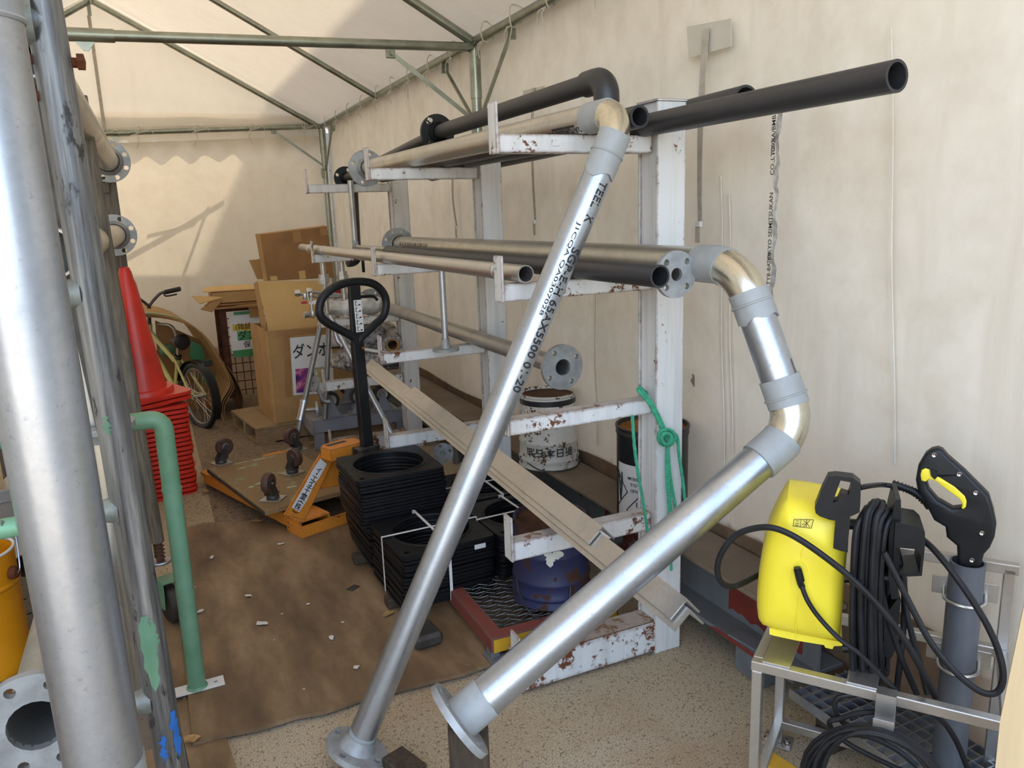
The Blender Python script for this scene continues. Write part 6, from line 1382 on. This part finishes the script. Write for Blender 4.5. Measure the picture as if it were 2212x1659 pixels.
# oval boss, cable gland and seam on the front
bc = WP(497, 760, .010); bs_ = MB()
ring = [(.019*math.cos(2*PI*k/28), .042*math.sin(2*PI*k/28)) for k in range(28)]; bs_.prism([ring], .012, bc - face_n * .006, mat3(fx, Z, face_n)); obj('cable_boss', bs_, M['yellow'], washer)
gl = [WP(485, 712, .028), WP(492, 750, .028), WP(500, 785, .024), WP(508, 803, .020)]; gm = MB().tube(gl, .0075, 12)
for k in range(5): gm.tube([gl[0].lerp(gl[3], .12 + k*.13), gl[0].lerp(gl[3], .17 + k*.13)], .0092, 12)
obj('cable_gland', gm, M['black_plastic'], washer)
seam = [WP(x, y, o) for x, y, o in ((528, 545, .001), (522, 600, .008), (505, 640, .012), (488, 860, .013), (481, 960, .009), (479, 1050, .001))]
obj('seam', MB().tube(seam, .0011, 6), M['yellow'], washer)
st_ = WP(515, 505, .004); mb = MB(); 
def wbar(x0, y0, x1, y1, w=.0012): mb.bar(WP(x0, y0, .0075), WP(x1, y1, .0075), w, .0006, face_n)
for e in ((470, 485, 562, 487), (562, 487, 552, 527), (552, 527, 466, 517), (466, 517, 470, 485), (503, 484, 500, 522), (515, 490, 545, 520), (545, 490, 515, 520), (530, 488, 528, 520), (508, 510, 520, 505), (478, 492, 495, 493), (476, 503, 494, 504), (474, 512, 493, 514)): wbar(*e)
obj('warning_print', mb, M['ink'], washer)
# black handle
ho = [(568, 430), (600, 350), (632, 284), (668, 280), (750, 290), (786, 318), (784, 400), (780, 452), (742, 470), (734, 470), (728, 560), (724, 642), (690, 634), (656, 622), (660, 560), (668, 492), (640, 488), (590, 470), (572, 455)]
hi_ = [(652, 408), (672, 350), (690, 302), (735, 310), (742, 330), (728, 372), (694, 362), (676, 400)]
def to2(P, off=0): return [((WP(x, y, off) - fp0).dot(fx), WP(x, y, off).z) for x, y in P]
obj('carry_handle', MB().prism([to2(ho, .02), to2(hi_, .02)], .034, V((fp0.x, fp0.y, 0)) + face_n * (.02 - .034), mat3(fx, Z, face_n)), M['black_plastic'], washer, 30)
# cable bracket on the right side
bpoly = [(918, 560), (930, 480), (952, 392), (975, 394), (976, 480), (976, 500), (960, 860), (930, 862), (916, 760)]
obj('cable_bracket', MB().prism([to2(bpoly, -.02)], .11, V((fp0.x, fp0.y, 0)) + face_n * (-.02 - .11), mat3(fx, Z, face_n)), M['black_plastic'], washer, 30)
bo_ = [(948, 500), (1060, 520), (1088, 545), (1090, 600), (1074, 752), (1000, 756), (938, 740)]; bi_ = [(950, 618), (1050, 626), (1072, 660), (1062, 740), (1000, 746), (942, 730)]
obj('bracket_box', MB().prism([to2(bo_, .0), to2(bi_, .0)], .10, V((fp0.x, fp0.y, 0)) + face_n * (.0 - .10), mat3(fx, Z, face_n)), M['black_plastic'], washer, 30); obj('bracket_box', MB().prism([to2([(948, 505), (1060, 522), (1088, 548), (1088, 640), (1046, 622), (948, 610)], .002)], .10, V((fp0.x, fp0.y, 0)) + face_n * (.002 - .10), mat3(fx, Z, face_n)), M['black_plastic'], washer, 30) if False else None
obj('cable_hook', MB().prism([to2([(892, 950), (960, 860), (975, 870), (962, 1000), (948, 1100), (930, 1140), (880, 1130), (872, 1085), (895, 1060)], -.03)], .06, V((fp0.x, fp0.y, 0)) + face_n * (-.03 - .06), mat3(fx, Z, face_n)), M['black_plastic'], washer, 30)
obj('bracket_arm', MB().tube([WP(700, 760, -.05), WP(940, 760, -.05)], .012, 10), M['black_plastic'], washer); obj('bracket_arm', MB().tube([WP(700, 505, -.05), WP(940, 520, -.05)], .012, 10), M['black_plastic'], washer); obj('bracket_arm', MB().tube([WP(700, 1090, -.05), WP(920, 1090, -.05)], .012, 10), M['black_plastic'], washer)
# wound hose between body and bracket
hose = thing('pressure_hose', 'black high-pressure hose wound upright beside the yellow washer body', 'hose', WP(830, 1240))
rh_ = .0068; rnd = random.Random(17)
for k in range(9):
    x0 = 752 + k * 16 + rnd.uniform(-6, 6); o1, o2 = .022 - .012 * (k % 3), -.10 - .01 * (k % 3); top = 470 - 85 * math.sin(PI * (k + 1.2) / 10); bot = 1185 + rnd.uniform(-10, 70)
    P = [WP(x0 + 40, top + 30, o1 - .02), WP(x0 + 10, top + 110, o1), WP(x0 - 12 + rnd.uniform(-6, 6), 820, o1 + .004), WP(x0 - 10, 1080, o1), WP(x0, bot, o1 - .02), WP(x0 + 14, bot + 20, (o1 + o2)/2), WP(x0 + 24, bot - 20, o2), WP(x0 + 26, 820, o2), WP(x0 + 44, top + 90, o2), WP(x0 + 52, top + 18, (o1 + o2)/2)]
    obj('hose_turn', MB().tube(smooth_path(P, 5, True), rh_, 9, closed=True), M['rubber'], hose)
def cable(name, label, pts, r, m='rubber', cat='cable', n=9): 
    P = smooth_path([WP(x, y, o) for x, y, o in pts], 7); return tag(obj(name, MB().tube(P, r, n), M[m]), label, cat)
cable('pressure_hose', 'black hose looping left round the yellow washer and slanting over its front', [(330, 730, -.14), (250, 775, -.08), (180, 802, -.03), (125, 780, .0), (108, 715, .01), (130, 640, .015), (190, 565, .02), (270, 530, .03), (370, 525, .04), (480, 570, .045), (620, 665, .05), (760, 780, .055), (900, 930, .05), (1020, 1100, .04), (1140, 1325, .02)], .0072, cat='hose')
cable('power_cable', 'black power cable running from the washer front gland down to the coil hook', [(507, 800, .024), (535, 870, .03), (590, 950, .035), (680, 1045, .045), (780, 1120, .05), (880, 1220, .05), (965, 1308, .045), (1010, 1360, .02)], .0055)
cable('pressure_hose', 'black hose sagging in a wide loop in front of the grey holder tube', [(895, 640, .03), (950, 750, .035), (1020, 890, .04), (1100, 1040, .05), (1180, 1150, .06), (1270, 1240, .07), (1360, 1302, .08), (1430, 1300, .08), (1458, 1230, .08), (1440, 1120, .07), (1390, 1000, .06), (1320, 880, .05), (1230, 750, .03), (1150, 650, .0), (1090, 590, -.03), (1000, 520, -.07)], .0068, cat='hose')
cable('pressure_hose', 'black hose strand hanging behind the cable bracket to the floor grating', [(990, 760, -.06), (990, 950, -.05), (975, 1120, -.04), (955, 1290, -.03)], .0068, cat='hose')
cable('pressure_hose', 'black hose strand drooping right of the cable bracket', [(940, 560, -.05), (985, 760, -.05), (1010, 960, -.04), (1070, 1180, -.03), (1100, 1310, -.02)], .0068, cat='hose')
cable('pressure_hose', 'black hose strand crossing behind the slanting hose', [(880, 760, -.03), (900, 900, -.03), (970, 1120, -.03), (1050, 1310, -.03)], .0068, cat='hose')
# hose from the gun to the washer
gp0 = V((tx, ty, ttop)); gn = (CAM - gp0); gn.z = 0; gn.normalize(); gx = V((-gn.y, gn.x, 0))
def GP(x, y, off=0.0): return atp(*z7(x, y), gp0 + gn * off, gn)
P = smooth_path([WP(650, 415, -.03), WP(690, 382, -.05), WP(740, 352, -.06), WP(800, 332, -.04), GP(880, 322, .02), GP(935, 328, .0), GP(1000, 345, .0), GP(1062, 378, .0)], 6)
tag(obj('pressure_hose', MB().tube(P, .0060, 9), M['rubber']), 'black hose running from the washer handle to the spray gun', 'hose')
# spray gun
gun = thing('spray_gun', 'black spray gun with a yellow trigger stuck in the grey holder tube', 'spray gun', V((tx, ty, ttop - .06)))
go = [(1150, 142), (1172, 150), (1200, 182), (1280, 252), (1390, 362), (1412, 430), (1426, 500), (1418, 560), (1395, 610), (1368, 640), (1352, 700), (1330, 760), (1262, 760), (1245, 690), (1240, 600), (1192, 560), (1186, 512), (1132, 480), (1112, 440), (1085, 392), (1056, 340), (1047, 290), (1058, 225), (1092, 168), (1120, 148)]
gh = [(1112, 282), (1140, 292), (1200, 340), (1252, 375), (1268, 400), (1262, 420), (1220, 425), (1150, 385), (1108, 335), (1098, 300)]
def g2(P): return [((GP(x, y) - gp0).dot(gx), GP(x, y).z) for x, y in P]
def rounded_prism(loops, th, o, Mx, inset=.0035):
    bmx = MB().prism(loops, th, o, Mx); bm = bmesh.new(); vv = [bm.verts.new(p) for p in bmx.v]
    for f in bmx.f:
        try: bm.faces.new([vv[i] for i in f])
        except ValueError: pass
    bm.normal_update(); ed = [e for e in bm.edges if len(e.link_faces) == 2 and e.calc_face_angle(0) > 1.2]
    bmesh.ops.bevel(bm, geom=ed, offset=inset, segments=3, affect='EDGES', profile=.5); bm.verts.index_update()
    out = MB().add([v.co.copy() for v in bm.verts], [[v.index for v in f.verts] for f in bm.faces]); bm.free(); return out
GMX = mat3(gx, Z, gn)
obj('gun_body', rounded_prism([g2(go), g2(gh)], .036, V((gp0.x, gp0.y, 0)) - gn * .018, GMX, .008), M['black_plastic'], gun, 50)
tg = [(1076, 240), (1094, 232), (1118, 240), (1122, 262), (1160, 275), (1230, 318), (1278, 362), (1287, 385), (1284, 412), (1272, 426), (1262, 420), (1266, 398), (1250, 374), (1200, 338), (1142, 294), (1110, 284), (1096, 296), (1074, 292), (1070, 262)]
obj('trigger', rounded_prism([g2(tg)], .022, V((gp0.x, gp0.y, 0)) - gn * .002, GMX, .003), M['yellow'], gun, 50)
obj('trigger_catch', MB().prism([g2([(1116, 236), (1150, 246), (1152, 268), (1138, 284), (1120, 266)])], .026, V((gp0.x, gp0.y, 0)) - gn * .003, GMX), M['black_plastic'], gun)
for x, y in ((1132, 182), (1250, 272), (1328, 360), (1357, 550), (1310, 678)): obj('screw', MB().lathe([(.0055, 0), (.0045, .0015), (.003, .0008), (0, .0006)], GP(x, y, .018), gn, 12), M['chrome'], gun)
mk = MB(); d_ = GP(1302, 600, .0185) - GP(1302, 478, .0185); text_flat(mk, 'KÄRCHER', GP(1296, 476, .0185), d_, gx, .014, .0005, False, 1.0); obj('embossed_mark', mk, M['rubber'], gun)
gl = [GP(932, 316, .0), GP(990, 336, .0), GP(1040, 356, .0), GP(1085, 395, .0), GP(1110, 430, .0)]; gm = MB().tube(smooth_path(gl, 4), .0085, 12); PP = smooth_path(gl, 7)
for k in range(1, len(PP) - 6, 2): gm.tube([PP[k], PP[k].lerp(PP[k+1], .6)], .0108, 12)
obj('hose_gland', gm, M['black_plastic'], gun)
# coil of cable hanging from the front hook
coil = thing('cable_coil', 'black cable coil hanging from the stainless hook in front of the stand', 'cable coil', SP(.285, -.04, .08))
cx0 = SP(.285, -.035, HS - .062)
rnd = random.Random(31)
for k in range(12):
    R_ = .118 + .0065 * (k % 6) + rnd.uniform(-.004, .004); asp = 1.12 + .06 * rnd.random(); off = -.030 + .0075 * (k // 3) + rnd.uniform(-.003, .003) ; sh = rnd.uniform(-.012, .012); n = 30; P = []
    for q in range(n):
        a = 2*PI*q/n; x = R_ * math.sin(a) * (1 + .05 * math.sin(2*a + k)) + sh * (1 - math.cos(a)); z = -R_ * asp * (1 - math.cos(a)) + .010 - .004 * (k % 3)
        P.append(cx0 + us * x + vs_ * (off + .012 * math.sin(a * 2 + k) * (1 - math.cos(a)) * .5) + Z * z)
    obj('cable_turn', MB().tube(P, .0052, 8, closed=True), M['rubber'], coil)
cable('power_cable', 'black cable bending out left of the coil above the hook', [(985, 1330, .05), (900, 1312, .06), (790, 1312, .06), (700, 1318, .06), (664, 1345, .06), (668, 1395, .06), (700, 1440, .05), (760, 1470, .03), (900, 1500, .0)], .0058)
cable('power_cable', 'kinked black cable sticking out at the left of the coil', [(905, 1395, .06), (780, 1400, .07), (690, 1425, .07), (640, 1440, .07), (650, 1475, .06), (720, 1540, .05), (850, 1610, .04), (1000, 1680, .03)], .0058)
for i, (pts, lb) in enumerate((([(700, 1500, .02), (820, 1510, .02), (950, 1570, .02), (1050, 1650, .02)], 'black cable crossing inside the hanging coil'), ([(1000, 1340, .04), (1150, 1420, .03), (1230, 1520, .02), (1290, 1660, .02)], 'black cable falling right of the coil before the grey tube'))): cable('power_cable', lb, pts, .0062)
# quick coupling at the foot of the holder tube
q_ = atp(*z7(1250, 1470), gp0 - gn * .02 + V((0, 0, 0)), gn); t = thing('lance_coupling', 'black and yellow lance coupling beside the grey holder tube', 'coupling', q_); obj('coupling', MB().lathe([(0, -.03), (.016, -.03), (.018, 0), (.013, .006), (.013, .022), (.018, .026), (.018, .04), (0, .042)], q_, (.3, .2, .9), 14), M['black_plastic'], t); obj('ring', MB().lathe([(.0145, .006), (.0145, .021)], q_, (.3, .2, .9), 14), M['yellow'], t)
# yellow block and pale board at the right edge
p = at(1678, 1655, z=.05); tag(obj('yellow_block', MB().box((p.x, p.y, .03), (.058, .08, .06), rotz(.15), .004), M['yellow_worn']), 'small yellow block on the floor at the foot of the washer stand', 'block')
w0 = at(2168, 1560, d=1.02); w1 = at(2216, 1270, d=1.02); bd = MB(); wn_ = (CAM - w0); wn_.z = 0; wn_.normalize(); wx = V((-wn_.y, wn_.x, 0))
pl = [(0, -w0.z + .002), (.32, -w0.z + .002), (.32, .45), ((w1 - w0).dot(wx), (w1 - w0).z), (-.004, 0.0)]
pl = [(x, z + w0.z) for x, z in pl]
tag(obj('pale_board', MB().prism([pl], .02, V((w0.x, w0.y, 0)) - wn_ * .02, mat3(wx, Z, wn_)), M['wood_pale']), 'pale wooden board standing at the right edge of the photo', 'board')

# ---------------------------------------------------------------- straps and patches on the right tent wall
XS = XW - .022
def strap(px0, py0, px1, py1, label, patch=None, w=.030):
    a, b = at(px0, py0, x=XS), at(px1, py1, x=XS); t = thing('wall_strap', label, 'strap', b, 'webbing straps on the right tent wall')
    obj('webbing', MB().slab(lambda u, v: a.lerp(b, v) + V((-.004 - .010 * math.sin(PI * v), (u - .5) * w * (1 - .35 * v), 0)), 2, 18, .002), M['strap'], t)
    bk_ = obj('buckle', MB().box(b + V((-.010, 0, -.01)), (.012, w * .9, .020), None, .003), M['strap_white'], t); obj('webbing_tail', MB().box(b + V((-.008, .006, -.045)), (.003, w * .75, .055), None, .0008), M['strap'], bk_)
    if patch:
        P = [at(*q, x=XS + .006) for q in patch]; obj('patch', quad_slab(P, .002, (1, 0, 0)), M['strap_white'] if False else M['paper_patch'], t)
M['paper_patch'] = plain('pale_fabric_patch', (.60, .57, .50, 1), .7, 0, .05, 6)
strap(1527, 62, 1514, 478, 'nearest webbing strap on the right wall, hanging from a large patch', [(1484, 58), (1579, 40), (1581, 100), (1488, 126)], .034)
strap(1153, 190, 1158, 475, 'middle webbing strap on the right wall, right of the middle post', [(1130, 196), (1176, 185), (1176, 203), (1130, 214)])
strap(979, 385, 988, 488, 'far webbing strap on the right wall between the far and middle posts', None, .034)
# creases, seams and a tear in the right wall sheet
for i, (px, y0p, y1p) in enumerate(((1562, 380, 1010), (1580, 420, 980), (1930, 60, 1000), (1290, 560, 960))):
    a, b = at(px, y0p, x=XW), at(px + 6, y1p, x=XW); wr_ = bpy.data.objects['wall_right']
    obj('sheet_seam', MB().slab(lambda u, v: a.lerp(b, v) + V((-.014 + .004 * math.sin(9 * v), (u - .5) * .012, 0)), 2, 14, .003), M['tent_wall'], wr_, 80)
p = at(1497, 822, x=XW - .016); rnd = random.Random(2); mb = MB(); n = 12
mb.add([p] + [p + V((0, .016 * math.cos(2*PI*k/n) * rnd.uniform(.3, 1), .034 * math.sin(2*PI*k/n) * rnd.uniform(.5, 1))) for k in range(n)], [(0, (k+1) % n+1, k+1) for k in range(n)]); obj('tear', mb, M['tarp'], bpy.data.objects['wall_right'])

def dirty_base(u, v):
    y = 1.2 + 6.8 * u; return V((XW - .012 + .004 * math.sin(y * 7), y, .0 + (.345 + .012 * math.sin(y * 5)) * v))
struct('baseboard_right', MB().slab(dirty_base, 60, 3, .008), M['base_dirt'] if 'base_dirt' in M else plain('dirty_base_strip', srgb(122, 98, 76), .9, 0, .16, 8), 60)
